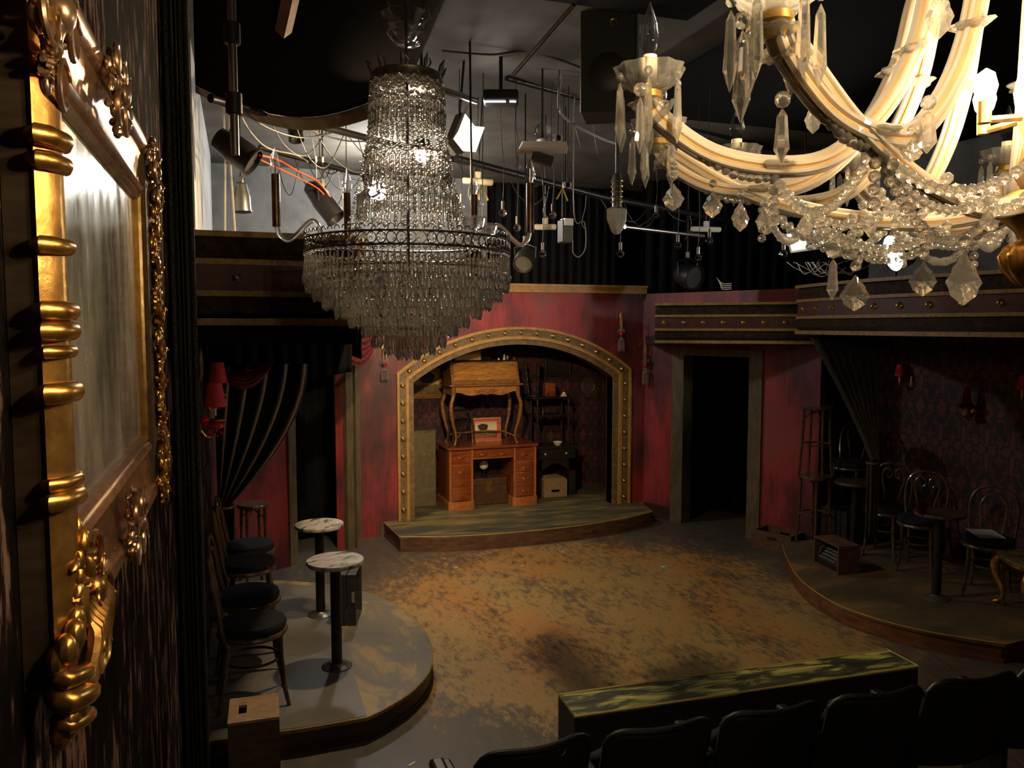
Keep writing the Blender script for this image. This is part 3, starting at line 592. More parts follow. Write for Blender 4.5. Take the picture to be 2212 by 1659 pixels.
# ------------------------------------------------------------------ bentwood chairs, stools, pedestal tables
def make_chair(label, group, loc, rz, kind, curl=True, cushion=True):
    """faces +x; the back rises at -x; origin on the floor under the seat"""
    t = thing('bentwood_chair', label, 'chair', loc, rz, group)
    MB().tube(circ((0, 0, 0.44), 0.193, 28), 0.018, 8, closed=True).build('seat_rim', BENT, t)
    MB().lathe([(0.0001, 0.43), (0.185, 0.43), (0.185, 0.448), (0.0001, 0.45)], n=24).build('seat', BENT if not cushion else EBON, t)
    if cushion:
        MB().lathe([(0.0001, 0.448), (0.17, 0.448), (0.197, 0.463), (0.203, 0.485), (0.193, 0.507), (0.15, 0.519), (0.08, 0.522), (0.0001, 0.523)], n=28).build('cushion', NAVY, t)
    for sx, sy in ((0.15, 0.12), (0.15, -0.12)):
        MB().tube([(sx, sy, 0.44), (sx*1.02, sy*1.02, 0.3), (sx*1.12, sy*1.12, 0.12), (sx*1.28, sy*1.28, 0.0)], [0.017, 0.016, 0.014, 0.012], 8).build('leg', BENT, t)
    for sy in (1, -1):
        MB().tube([(-0.15, sy*0.13, 0.43), (-0.17, sy*0.135, 0.25), (-0.21, sy*0.15, 0.0)], [0.017, 0.015, 0.012], 8).build('leg', BENT, t)
    MB().tube(circ((0.0, 0, 0.27), 0.155, 24), 0.009, 6, closed=True).build('ring_stretcher', BENT, t)
    # outer hoop of the back
    def bx_(z): return -0.165-0.085*max(0, (z-0.42)/0.5)
    hoop = [(-0.15, 0.15, 0.40), (bx_(.5), 0.17, 0.5), (bx_(.65), 0.185, 0.65), (bx_(.78), 0.175, 0.78), (bx_(.86), 0.13, 0.86), (bx_(.895), 0.06, 0.895), (bx_(.90), 0, 0.90)]
    full = hoop+[(x, -y, z) for x, y, z in hoop[-2::-1]]
    MB().tube(spline(full, 4), 0.0135, 8).build('back_hoop', BENT, t)
    if curl:
        for s in (1, -1):
            pts = [(-0.15, s*0.055, 0.44), (bx_(.6), s*0.075, 0.6), (bx_(.72), s*0.105, 0.72), (bx_(.80), s*0.105, 0.80), (bx_(.845), s*0.065, 0.845), (bx_(.825), s*0.022, 0.825), (bx_(.775), s*0.018, 0.775), (bx_(.75), s*0.045, 0.75), (bx_(.765), s*0.062, 0.768)]
            MB().tube(spline(pts, 4), 0.009, 7).build('back_scroll', BENT, t)
    else:
        pts = [(-0.15, 0.075, 0.42), (bx_(.6), 0.09, 0.6), (bx_(.72), 0.1, 0.72), (bx_(.80), 0.07, 0.80), (bx_(.83), 0.0, 0.83)]
        full = pts+[(x, -y, z) for x, y, z in pts[-2::-1]]
        MB().tube(spline(full, 4), 0.010, 7).build('inner_hoop', BENT, t)
    return t
GL = 'bentwood chairs with navy cushions along the mirror wall'
ch = make_chair('bentwood chair with navy cushion nearest the wooden box, beside the front pedestal table', GL, (0.03, 4.97, 0.15), 0.05, 0, curl=False)
dup(ch, (0.015, 5.53, 0.15), -0.04, 'bentwood chair with navy cushion, second from the wooden box', GL)
c3 = dup(ch, (0.015, 6.30, 0.15), 0.03, 'bentwood chair with navy cushion and small red tag, third from the wooden box', GL)
MB().box((0.13, -0.158, 0.476), (0.045, 0.004, 0.03), -0.85).build('cushion_tag', mk('red_tag', (0.4, 0.12, 0.07), 0.8), c3)
dup(ch, (0.03, 6.78, 0.15), -0.05, 'bentwood chair with navy cushion farthest from the wooden box', GL)

def make_stool(label, loc, rz, h, r=0.17, group=None):
    t = thing('bentwood_stool', label, 'stool', loc, rz, group)
    MB().lathe([(0.0001, h-0.035), (r*0.9, h-0.035), (r, h-0.028), (r*1.02, h-0.012), (r*0.97, h), (0.0001, h)], n=26).build('seat', BENT, t)
    for k in range(4):
        q = PI/4+k*PI/2; c, s = math.cos(q), math.sin(q)
        MB().tube([(c*r*.8, s*r*.8, h-0.03), (c*r*.84, s*r*.84, h*.55), (c*r*1.0, s*r*1.0, 0.0)], [0.016, 0.015, 0.012], 8).build('leg', BENT, t)
    MB().tube(circ((0, 0, h*.45), r*.83, 22), 0.009, 6, closed=True).build('ring_stretcher', BENT, t)
    for k in range(2):
        q = PI/4+k*PI; MB().tube([(math.cos(q)*r*.8, math.sin(q)*r*.8, h-0.13), (0, 0, h-0.05), (math.cos(q+PI/2)*r*.8, math.sin(q+PI/2)*r*.8, h-0.13)], 0.006, 6).build('brace', BENT, t)
    return t
p = hz(548, 1094, 0.95)
make_stool('tall wooden stool in front of the unlit red wall beside the chairs', (p.x, 7.38, 0), 0.3, 0.86, 0.14)
s1 = make_stool('dark bentwood stool, lower one of the stacked pair beside the brown drape', (5.69, 6.72, 0.15), 0.2, 0.735, 0.175)
dup(s1, (5.69, 6.72, 0.885), 0.5, 'dark bentwood stool standing on top of another stool beside the brown drape')

def pedestal_table(label, loc, rz, topm, r=0.19, h=0.74, group=None, dark=False):
    t = thing('pedestal_table', label, 'table', loc, rz, group)
    MB().lathe([(0.0001, h-0.03), (r*.96, h-0.03), (r, h-0.022), (r, h-0.006), (r*.985, h), (0.0001, h)], n=40).build('table_top', topm, t)
    MB().lathe([(0.036, 0.02), (0.036, h-0.03)], n=20).build('column', BLKM, t)
    MB().lathe([(0.0001, 0.0), (0.102, 0.0), (0.102, 0.008), (0.085, 0.018), (0.05, 0.026), (0.042, 0.035), (0.0001, 0.035)], n=30).build('base', SILVR if not dark else GREYM, t)
    MB().lathe([(0.036, h-0.05), (0.09, h-0.034), (0.09, h-0.03), (0.0001, h-0.03)], n=20).build('collar', BLKM, t)
    return t
pedestal_table('round pedestal table with worn pale top nearest the wooden box', (*hz(728, 1440, 0.15).xy, 0.15), 0.4, TABLET)
pedestal_table('round pedestal table with streaked top in front of the dark doorway', (*hz(693, 1328, 0.15).xy, 0.15), 1.0, TABLET)
pedestal_table('dark round pedestal table beside the gilt side table', (*hz(2022, 1292, 0.15).xy, 0.15), 0.4, TABDK, 0.2, dark=True)
pedestal_table('dark round pedestal table behind the typewriter crate', (*hz(1843, 1196, 0.15).xy, 0.15), 0.9, TABDK, 0.2, dark=True)

GR = 'bentwood chairs with scrolled backs by the damask wall'
cA = make_chair('scroll-backed bentwood chair behind the dark table near the typewriter crate', GR, (6.09, 6.16, 0.15), PI+0.5, 1)
dup(cA, (6.03, 5.67, 0.15), PI+0.55, 'scroll-backed bentwood chair in the middle of the row below the red oil lamp', GR)
q = Vector((6.0, 4.93, 0)); cC = make_chair('hoop-backed bentwood chair with a paper on its seat beside the gilt table', GR, (q.x, q.y, 0.15), PI+0.55, 1, curl=False)
pp = hz(2108, 1160, 0.675)
tag(MB().box((q.x, q.y+0.03, 0.678), (0.21, 0.28, 0.004), -0.5).build('paper_sheet', PAPER), 'white sheet of paper lying on the seat of the hoop-backed chair', 'paper')
pl_ = MB().bx(-0.2, 0.2, -0.2, 0.2, 0, 0.36).build('black_plinth', BLK); pl_.location = (6.12, 6.70, 0.15); tag(pl_, 'black plinth box under the chair behind the brown drape', 'plinth')
dup(cA, (6.12, 6.70, 0.51), PI+0.5, 'scroll-backed bentwood chair raised on a plinth behind the brown drape')

# tumbler on the dark table, ladder-like frame leaning
q = hz(1990, 1108, 0.89)
tag(MB().lathe([(0.028, 0), (0.031, 0.004), (0.034, 0.09), (0.032, 0.09), (0.028, 0.01), (0.0001, 0.01)], (0, 0, 0), 16).build('tumbler', REDG), 'small red glass tumbler on the dark table by the gilt table', 'glass').location = (q.x-0.02, q.y-0.03, 0.89)

# ------------------------------------------------------------------ crates
def wooden_crate(name, label, loc, rz, dims, mat, hole=True, lidless=True):
    w_, d_, h_ = dims; t = thing(name, label, 'crate', loc, rz); th = 0.014
    MB().bx(-w_/2, w_/2, -d_/2, d_/2, 0, th).build('bottom', mat, t, smooth=False)
    for s in (-1, 1): MB().bx(-w_/2, w_/2, s*d_/2-(th if s > 0 else 0), s*d_/2+(th if s < 0 else 0), th, h_).build('side_panel', mat, t, smooth=False)
    for s in (-1, 1):
        x0, x1 = (w_/2-th, w_/2) if s > 0 else (-w_/2, -w_/2+th); m = MB()
        if hole:
            hw, z0, z1 = 0.055, h_*0.55, h_*0.75
            for a in ((-d_/2+th, -hw, th, h_), (hw, d_/2-th, th, h_), (-hw, hw, th, z0), (-hw, hw, z1, h_)): m.bx(x0, x1, *a)
        else: m.bx(x0, x1, -d_/2+th, d_/2-th, th, h_)
        m.build('end_panel', mat, t, smooth=False)
    return t
# near wooden box standing on end, hand hole in its top
bc = (hz(495, 1510, 0.5)+hz(605, 1548, 0.5))/2
t = thing('wooden_box', 'tall wooden box on end with a hand hole, beside the round-fronted platform', 'box', (bc.x, bc.y, 0), -0.03)
m = MB(); W, Dp = 0.245, 0.27
for a in ((-W/2, -0.075, -Dp/2, Dp/2), (-0.035, W/2, -Dp/2, Dp/2), (-0.075, -0.035, -Dp/2, -0.045), (-0.075, -0.035, 0.045, Dp/2)): m.bx(*a, 0.486, 0.5)
m.build('end_panel', CRATE, t, smooth=False)  # pale top over darker sides: light and shade put into the wood colour
for s in (-1, 1): MB().bx(s*W/2-(0.012 if s > 0 else 0), s*W/2+(0.012 if s < 0 else 0), -Dp/2, Dp/2, 0, 0.486).build('side_panel', SHADEDW, t, smooth=False)
MB().bx(-W/2+.012, W/2-.012, -Dp/2, -Dp/2+0.012, 0, 0.486).build('front_panel', SHADEDW, t, smooth=False)
MB().bx(-W/2+.012, W/2-.012, Dp/2-0.012, Dp/2, 0, 0.486).build('back_panel', SHADEDW, t, smooth=False)
# slatted black crate on end
t = thing('slatted_crate', 'black slatted crate standing on end beside the pedestal tables', 'crate', (0.77, 6.16, 0.15), -0.28)
for k in range(2):
    MB().bx(-0.07+0.075*k, -0.005+0.075*k, -0.155, 0.155, 0.0, 0.012).build('bottom_slat', SLATC, t, smooth=False)
    MB().bx(-0.07+0.075*k, -0.005+0.075*k, -0.155, 0.155, 0.388, 0.40).build('top_slat', SLATC, t, smooth=False)
    MB().bx(-0.07+0.075*k, -0.005+0.075*k, -0.167, -0.155, 0.0, 0.40).build('front_slat', SLATC, t, smooth=False)
    MB().bx(-0.07+0.075*k, -0.005+0.075*k, 0.155, 0.167, 0.0, 0.40).build('back_slat', SLATC, t, smooth=False)
MB().bx(-0.076, -0.07, -0.167, 0.167, 0, 0.4).build('side_board', SLATC, t, smooth=False)
MB().box((0.05, -0.169, 0.225), (0.022, 0.004, 0.085)).build('handle_slot', mk('pale_label', (0.3, 0.3, 0.28), 0.6), t)
# open crate and typewriter crate by the curved platform
a = (hz(1676, 1186, 0)+hz(1760, 1165, 0))/2
wooden_crate('wooden_crate', 'open brown wooden crate with hand holes beside the typewriter crate', (5.57, 7.13, 0), math.radians(24), (0.30, 0.44, 0.20), CRATEB)
F1, F2, F3 = hz(1757, 1216, 0.15), hz(1810, 1243, 0.15), hz(1852, 1234, 0.15)
ux = (F2-F1); w1 = ux.length; ang = math.atan2(ux.y, ux.x); dep = 0.22; hh = 0.27
cc = (F1+F2)/2
t = thing('typewriter_crate', 'dark wooden crate on its side holding an old typewriter', 'crate', (cc.x, cc.y, 0.15), ang)
# local: x runs along the open face, +y into the crate
th = 0.015
MB().bx(-w1/2, w1/2, 0, dep, 0, th).build('bottom', CRATEB, t, smooth=False); MB().bx(-w1/2, w1/2, 0, dep, hh-th, hh).build('top', CRATEB, t, smooth=False)
for s in (-1, 1): MB().bx(s*w1/2-(th if s > 0 else 0), s*w1/2+(th if s < 0 else 0), 0, dep, th, hh-th).build('end_panel', CRATEB, t, smooth=False)
MB().bx(-w1/2+th, w1/2-th, dep-th, dep, th, hh-th).build('back_panel', CRATEB, t, smooth=False)
tw = thing('typewriter', 'old black typewriter with pale round keys inside the wooden crate', 'typewriter', (cc.x, cc.y, 0.15+th), ang)
kw = w1*0.78
MB().prism([(0.02, 0.0), (0.19, 0.0), (0.19, 0.20), (0.15, 0.205), (0.11, 0.16), (0.02, 0.05)], -kw/2, kw/2, lambda y, z, x: (x, y, z)).build('body', BLKM, tw, smooth=False, bevel=0.006)
k0 = None
tilt = Matrix.Rotation(math.radians(50), 3, 'X')
for r_ in range(4):
    for c_ in range(10):
        pos = (-kw*0.40+kw*0.8*(c_+0.25*r_)/10.2, 0.03+0.021*r_, 0.075+0.026*r_)
        if k0 is None: k0 = MB().lathe([(0.003, -0.02), (0.003, 0.0), (0.0056, 0.0), (0.0056, 0.004), (0.0001, 0.005)], n=8, mtx=tilt).build('key', mk('key_caps', (0.42, 0.4, 0.34), 0.4), tw); k0.location = pos
        else: inst(k0, tw, pos)
MB().tube([(-kw*0.46, 0.16, 0.215), (kw*0.46, 0.16, 0.215)], 0.014, 12).build('platen', RUBBER, tw)
for s in (-1, 1): MB().tube([(s*kw*.47, 0.16, 0.215), (s*kw*.5, 0.16, 0.215)], 0.013, 10).build('platen_knob', GREYM, tw)
for s in (-1, 1): MB().tube([(s*kw*.48, 0.05, 0.03), (s*kw*.51, 0.03, 0.06), (s*kw*.51, 0.05, 0.15), (s*kw*.49, 0.13, 0.19)], 0.006, 6).build('side_rail', GREYM, tw)

# gilt side table
g0 = hz(2138, 1298, 0.15)
t = thing('gilt_side_table', 'ornate gilt side table with mottled marble top at the platform corner', 'table', (5.95, 4.46, 0.15), math.radians(-27))
def scal(k, n=64): q = 2*PI*k/n; a = 0.23*(abs(math.cos(q))**0.55)*math.copysign(1, math.cos(q)); b = 0.335*(abs(math.sin(q))**0.55)*math.copysign(1, math.sin(q)); s = 1+0.045*math.cos(8*q); return (a*s, b*s)
MB().prism([scal(k) for k in range(64)], 0.435, 0.455).build('marble_top', MARBLE, t, bevel=0.005)
MB().prism([(x*.93, y*.93) for x, y in (scal(k) for k in range(64))], 0.405, 0.435).build('carved_apron', GOLD, t)
for sx, sy in ((-1, -1), (-1, 1), (1, -1), (1, 1)):
    MB().tube(spline([(sx*.13, sy*.20, 0.43), (sx*.19, sy*.26, 0.36), (sx*.185, sy*.25, 0.25), (sx*.145, sy*.205, 0.12), (sx*.155, sy*.22, 0.04), (sx*.19, sy*.26, 0.012)], 4), [0.030]*5+[0.034]*4+[0.026]*4+[0.018]*4+[0.014]*3+[0.02], 10).build('cabriole_leg', GOLD, t)
    MB().ball((sx*.175, sy*.24, 0.375), 0.024, 10, 7, (0.8, 0.8, 1.5)).build('knee_carving', GOLD, t)

# ------------------------------------------------------------------ bench and theatre seats
bL, bR = hz(1203, 1503, 0.42), hz(1902, 1404, 0.42); nL, nR = hz(1245, 1545, 0.42), hz(1998, 1438, 0.42)
bxc = (bL+bR+nL+nR)/4; ba = math.atan2(((bR+nR)-(bL+nL)).y, ((bR+nR)-(bL+nL)).x); bl = ((bR+nR)-(bL+nL)).length/2; bd = 0.255
t = thing('long_bench', 'long black box bench with a scuffed green and gold top in front of the seats', 'bench', (bxc.x, bxc.y, 0), ba)
MB().bx(-bl/2, bl/2, -bd/2, bd/2, 0, 0.408).build('body', BLK, t, smooth=False)
MB().bx(-bl/2, bl/2, -bd/2, bd/2, 0.408, 0.42).build('top_board', BENCHT, t, smooth=False)
MB().tube([(x, y, 0.42) for x, y in ((-bl/2, -bd/2), (bl/2, -bd/2), (bl/2, bd/2), (-bl/2, bd/2))], 0.007, 5, closed=True).build('gold_edge', mk('worn_yellow_edge', (0.48, 0.40, 0.13), 0.6), t)

def seat(label, loc, rz, group):
    t = thing('theatre_seat', label, 'theatre seat', loc, rz, group)   # faces +y
    W = 0.50
    def sec(u): return 0.06*(1-math.cos((u-0.5)*PI*0.9))*1.2
    def backf(u, v):
        x = (u-0.5)*W; tp = 0.805-0.07*(abs(u-0.5)*2)**7-0.012*math.cos(PI*(u-.5))
        z = 0.34+(tp-0.34)*v
        return Vector((x, -0.10*v+sec(u)-0.0, z))
    MB().grid(backf, 20, 12).build('back_shell', SEATV, t, thick=0.022)
    MB().grid(lambda u, v: backf(0.06+0.88*u, 0.06+0.88*v)+Vector((0, 0.035+0.012*math.sin(PI*u)*math.sin(PI*v), 0)), 18, 10).build('back_cushion', SEATF, t, thick=0.03)
    MB().tube([backf(k/20, 1.0)+Vector((0, -0.009, 0.008)) for k in range(21)], 0.0135, 8).build('top_rim', SEATV, t)
    m = MB(); m.grid(lambda u, v: Vector(((u-0.5)*W*.92, 0.14+0.04*math.sin(PI*u)-0.03*v, 0.40+0.20*v+0.02*math.sin(PI*u))), 14, 8)
    m.build('folded_seat', SEATF, t, thick=0.06)
    MB().box((-W/2-0.03, 0.13, 0.60), (0.055, 0.30, 0.035)).build('armrest', SEATV, t, bevel=0.014)
    MB().box((-W/2-0.03, 0.10, 0.30), (0.035, 0.24, 0.57)).build('stanchion', GREYM if False else SEATV, t, smooth=False)
    MB().box((-W/2-0.03, 0.10, 0.01), (0.06, 0.30, 0.02)).build('foot_plate', BLKM, t, smooth=False)
    return t
GS = 'black theatre seats in the row behind the bench'
sA = Vector((1.07, 2.86, 0)); sB = Vector((3.25, 2.745, 0)); sr = math.atan2(sB.y-sA.y, sB.x-sA.x)
sl = ['black theatre seat with torn top edge at the aisle end of the row', 'black theatre seat second from the aisle end, behind the bench end', 'black theatre seat third from the aisle end', 'black theatre seat fourth from the aisle end', 'black theatre seat fifth from the aisle end, past the bench', 'black theatre seat sixth from the aisle end, below the curved platform']
s0 = None
for i, lb in enumerate(sl):
    p = sA.lerp(sB, i/4.0)
    if s0 is None: s0 = seat(lb, (p.x, p.y+0.02, 0), sr+0.10, GS); first = s0
    else: dup(first, (p.x, p.y+0.02, 0), sr-0.02*i+0.04, lb, GS)
m = MB(); m.add([(0.10+0.02*math.cos(a)*(1+.4*math.sin(3*a)), -0.088, 0.765+0.03*math.sin(a)*(1+.3*math.cos(2*a))) for a in [2*PI*k/12 for k in range(12)]], [tuple(range(12))])
m.build('torn_patch', mk('bare_plywood', (0.16, 0.10, 0.06), 0.8), first, smooth=False, thick=0.004)
tag(MB().box((0, 0.14, 0.615), (0.07, 0.32, 0.045)).add([], []).build('armrest_pad', SEATV, bevel=0.02), 'padded armrest at the aisle end of the seat row', 'armrest').location = (0.74, 2.84, 0)
MB().bx(-0.02, 0.02, 0.02, 0.26, 0, 0.6).build('stanchion', SEATV, bpy.data.objects['armrest_pad'], smooth=False)

# ------------------------------------------------------------------ furniture in the recess
DX0, DX1, DY = 2.395, 3.545, 9.33
ds = thing('kneehole_desk', 'red mahogany kneehole desk with bowed drawer stacks under the arch', 'desk', ((DX0+DX1)/2, DY, 0.17), 0.02)
dw = DX1-DX0; pw = 0.305
MB().bx(-dw/2-0.02, dw/2+0.02, -0.02, 0.56, 0.755, 0.785).build('desk_top', MAHOG, ds, smooth=False, bevel=0.006)
def bow(x0, x1, z0, z1, d, m=None, y0=0.0):
    m = m or MB(); n = 10
    pl = [(x0+(x1-x0)*k/n, y0-d*math.sin(PI*k/n)**0.8) for k in range(n+1)]+[(x1, y0+0.03), (x0, y0+0.03)]
    return m.prism(pl, z0, z1)
def bail(parent, x, y, z):
    MB().tube(spline([(x-0.035, y, z), (x-0.03, y-0.014, z-0.018), (x, y-0.018, z-0.024), (x+0.03, y-0.014, z-0.018), (x+0.035, y, z)], 2), 0.0035, 5).build('handle', BRASS, parent)
for s in (-1, 1):
    cx = s*(dw/2-pw/2)
    MB().bx(cx-pw/2, cx+pw/2, 0.02, 0.52, 0.11, 0.755).build('pedestal', MAHOG, ds, smooth=False)
    for e in (-1, 1): MB().bx(cx+e*(pw/2-0.012)-0.012, cx+e*(pw/2-0.012)+0.012, 0.0, 0.03, 0.11, 0.755).build('edge_stile', MAHOL, ds, smooth=False)
    bow(cx-pw/2-0.015, cx+pw/2+0.015, 0.0, 0.11, 0.03).bx(cx-pw/2-0.015, cx+pw/2+0.015, 0.03, 0.54, 0, 0.11).build('plinth', MAHOL, ds, ang=30)
    hs = [0.118, 0.29, 0.43, 0.565]
    for k in range(3):
        d = bow(cx-pw/2+0.025, cx+pw/2-0.025, hs[k]+0.006, hs[k+1]-0.008, 0.026, y0=0.018).build('drawer', MAHOG, ds, ang=30)
        bow(cx-pw/2+0.022, cx+pw/2-0.022, hs[k+1]-0.008, hs[k+1]-0.001, 0.03, y0=0.018).build('drawer_bead', MAHOL, ds, ang=30)
        bail(d, cx, -0.012, (hs[k]+hs[k+1])/2)
    d = bow(cx-pw/2+0.025, cx+pw/2-0.025, 0.585, 0.745, -0.012, y0=0.012).build('drawer', MAHOG, ds, ang=30); bail(d, cx, 0.012, 0.67)
d = MB().bx(-dw/2+pw+0.005, dw/2-pw-0.005, 0.012, 0.05, 0.64, 0.745).build('drawer', MAHOG, ds, smooth=False)
for s in (-1, 1): bail(d, s*0.13, 0.01, 0.695)
MB().bx(-dw/2+pw, dw/2-pw, 0.014, 0.5, 0.625, 0.638).build('drawer_rail', MAHOL, ds, smooth=False)
MB().bx(-dw/2+pw, dw/2-pw, 0.5, 0.515, 0.11, 0.755).build('modesty_panel', EBON, ds, smooth=False)

# slant-front bureau standing on the desk
ZT_ = 0.17+0.785
bu = thing('slant_front_bureau', 'walnut slant-front bureau on cabriole legs standing on the mahogany desk', 'bureau', (2.91, 9.44, ZT_), 0.02)
bw = 0.90
prof = [(0.0, 0.77), (0.0, 0.80), (0.10, 1.045), (0.42, 1.06), (0.42, 0.77)]
MB().prism(prof, -bw/2, bw/2, lambda y, z, x: (x, y, z)).build('case', WALND, bu, smooth=False, bevel=0.004)
a_ = math.atan2(1.045-0.80, 0.10)
def slant(x, s, o): return Vector((x, 0.0+0.10*s, 0.80+0.245*s))+Vector((0, -math.sin(a_), math.cos(a_)))*0+Vector((0, -0.926*o, 0.378*o))
m = MB(); vs = [slant(x, s, o) for o in (0.0, 0.014) for x, s in ((-bw/2+.03, .07), (bw/2-.03, .07), (bw/2-.04, .94), (-bw/2+.04, .94))]
m.add(vs, [(3, 2, 1, 0), (4, 5, 6, 7), (0, 1, 5, 4), (1, 2, 6, 5), (2, 3, 7, 6), (3, 0, 4, 7)]); m.build('slant_lid', WALNUT, bu, smooth=False, bevel=0.003)
MB().bx(-bw/2-0.035, bw/2+0.035, -0.035, 0.44, 0.745, 0.77).build('ledge', WALND, bu, smooth=False, bevel=0.006)
ap = [(-bw/2+.01, 0.745), (-bw/2+.01, 0.63)]+[(-bw/2+0.06+ (bw-.12)*k/40, 0.648+0.022*math.cos(4*PI*k/40)-0.03*math.exp(-((k-20)/4.5)**2)) for k in range(41)]+[(bw/2-.01, 0.63), (bw/2-.01, 0.745)]
MB().prism(ap, 0.0, 0.022, lambda x, z, y: (x, y, z)).build('apron', WALNUT, bu, smooth=False)
m = MB()
for k in range(9):
    x = (k-4)*0.032; m.ball((x, -0.004, 0.69-0.014*math.cos(k*1.4)-0.008*(4-abs(k-4))*.6), 0.017, 8, 6, (1, 0.6, 0.9))
m.tube(spline([(-0.16, -0.004, 0.70), (-0.09, -0.006, 0.665), (0, -0.008, 0.64), (0.09, -0.006, 0.665), (0.16, -0.004, 0.70)], 4), 0.007, 6)
m.build('shell_carving', WALND, bu)
for s in (-1, 1):
    MB().bx(s*(bw/2-.01)-0.011, s*(bw/2-.01)+0.011, 0.02, 0.40, 0.64, 0.745).build('side_apron', WALND, bu, smooth=False)
    for y in (0.01, 0.40):
        dy = -1 if y < 0.2 else 1
        MB().tube(spline([(s*(bw/2-.03), y, 0.75), (s*(bw/2-.02), y+dy*.0, 0.62), (s*(bw/2+.012), y+dy*.015, 0.50), (s*(bw/2-.012), y+dy*.0, 0.30), (s*(bw/2-.055), y-dy*.015, 0.14), (s*(bw/2-.05), y-dy*.01, 0.05), (s*(bw/2-.03), y, 0.0)], 4), [0.030]*4+[0.026]*4+[0.026]*4+[0.019]*4+[0.014]*4+[0.014]*4+[0.020], 10).build('cabriole_leg', WALND, bu)
    MB().tube(spline([(s*(bw/2-.05), 0.01, 0.09), (s*(bw/2-.16), 0.15, 0.135), (s*(bw/2-.16), 0.25, 0.135), (s*(bw/2-.05), 0.4, 0.09)], 4), 0.011, 6).build('stretcher', WALND, bu)
MB().tube(spline([(-bw/2+.16, 0.2, 0.135), (0, 0.2, 0.15), (bw/2-.16, 0.2, 0.135)], 4), 0.011, 6).build('stretcher', WALND, bu)
MB().tube([(x, y, z) for x, y, z in ((-bw/2+.03, .13, 1.06), (-bw/2+.03, .13, 1.085), (-bw/2+.03, .41, 1.085), (-bw/2+.03, .41, 1.06))], 0.005, 5).build('gallery_rail', BRASS, bu)
MB().tube([(x, y, z) for x, y, z in ((bw/2-.03, .13, 1.06), (bw/2-.03, .13, 1.10), (bw/2-.03, .41, 1.10), (bw/2-.03, .41, 1.06))], 0.005, 5).build('gallery_rail', BRASS, bu)
ZB = ZT_+1.062
# on the bureau: basket, small silver and white pieces
t = thing('wicker_basket', 'woven wicker hamper on top of the slant-front bureau', 'basket', (2.72, 9.72, ZB), 0.0)
MB().prism([(-0.175, -0.11), (0.175, -0.11), (0.175, 0.11), (-0.175, 0.11)], 0, 0.125).build('basket_body', WICK, t, smooth=False, bevel=0.01)
MB().prism([(-0.18, -0.115), (0.18, -0.115), (0.18, 0.115), (-0.18, 0.115)], 0.125, 0.17).build('lid', WICK, t, smooth=False, bevel=0.01)
t = thing('silver_dish', 'small silver dish with a peaked lid on the bureau beside the basket', 'dish', (2.98, 9.66, ZB))
MB().lathe([(0.03, 0), (0.06, 0.012), (0.068, 0.02)], n=18).build('dish', SILVR, t); MB().lathe([(0.066, 0.02), (0.03, 0.042), (0.008, 0.05), (0.0001, 0.056)], n=18).build('lid', SILVR, t)
tag(MB().lathe([(0.014, 0), (0.016, 0.03), (0.008, 0.045), (0.010, 0.06), (0.0001, 0.075)], n=12).build('white_bottle', PORC), 'tiny white bottle on the end of the bureau top', 'bottle').location = (3.2, 9.60, ZB)
tag(MB().lathe([(0.012, 0), (0.014, 0.02), (0.0001, 0.03)], n=12).build('salt_pot', PORC), 'tiny white pot beside the white bottle on the bureau', 'pot').location = (3.13, 9.62, ZB)
tag(MB().lathe([(0.02, 0), (0.028, 0.03), (0.022, 0.05), (0.03, 0.06), (0.0001, 0.062)], n=12).build('brass_cup', BRASS), 'small brass cup at the far end of the bureau top', 'cup').location = (3.27, 9.68, ZB)
# framed print on the desk
t = thing('framed_print', 'landscape print in a red mat and gilt frame standing on the desk', 'picture', (2.985, 9.68, ZT_), 0.03); t.rotation_euler[0] = math.radians(-7)
fw_, fh_ = 0.40, 0.315
m = MB(); b = 0.022
for a in ((-fw_/2, -fw_/2+b, 0, fh_), (fw_/2-b, fw_/2, 0, fh_), (-fw_/2+b, fw_/2-b, 0, b), (-fw_/2+b, fw_/2-b, fh_-b, fh_)): m.bx(a[0], a[1], -0.02, 0.006, a[2], a[3])
m.build('frame', mk('red_gilt_frame', two((0.5, 0.2, 0.08), (0.7, 0.36, 0.14)), 0.35, 0.5, s=20), t, smooth=False)
m = MB(); c_ = 0.052
for a in ((-fw_/2+b, -fw_/2+c_, b, fh_-b), (fw_/2-c_, fw_/2-b, b, fh_-b), (-fw_/2+c_, fw_/2-c_, b, c_), (-fw_/2+c_, fw_/2-c_, fh_-c_, fh_-b)): m.bx(a[0], a[1], -0.006, 0.004, a[2], a[3])
m.build('red_mat', mk('red_mat', (0.55, 0.09, 0.06), 0.7), t, smooth=False)
MB().bx(-fw_/2+c_-.002, fw_/2-c_+.002, -0.003, 0.002, c_-.002, fh_-c_+.002).build('print', PIC2, t, smooth=False)
# step stool under the bureau
t = thing('step_stool', 'small dark step stool with rungs standing on the desk under the bureau', 'stool', (2.64, 9.66, ZT_), 0.05)
MB().bx(-0.14, 0.14, -0.10, 0.10, 0.40, 0.425).build('seat', EBON, t, smooth=False, bevel=0.005)
for sx in (-1, 1):
    for sy in (-1, 1): MB().tube([(sx*0.115, sy*0.08, 0.40), (sx*0.145, sy*0.105, 0.0)], 0.013, 8).build('leg', EBON, t)
for z in (0.14, 0.26):
    for sy in (-1, 1): MB().tube([(-0.13, sy*0.095, z), (0.13, sy*0.095, z)], 0.008, 6).build('rung', EBON, t)
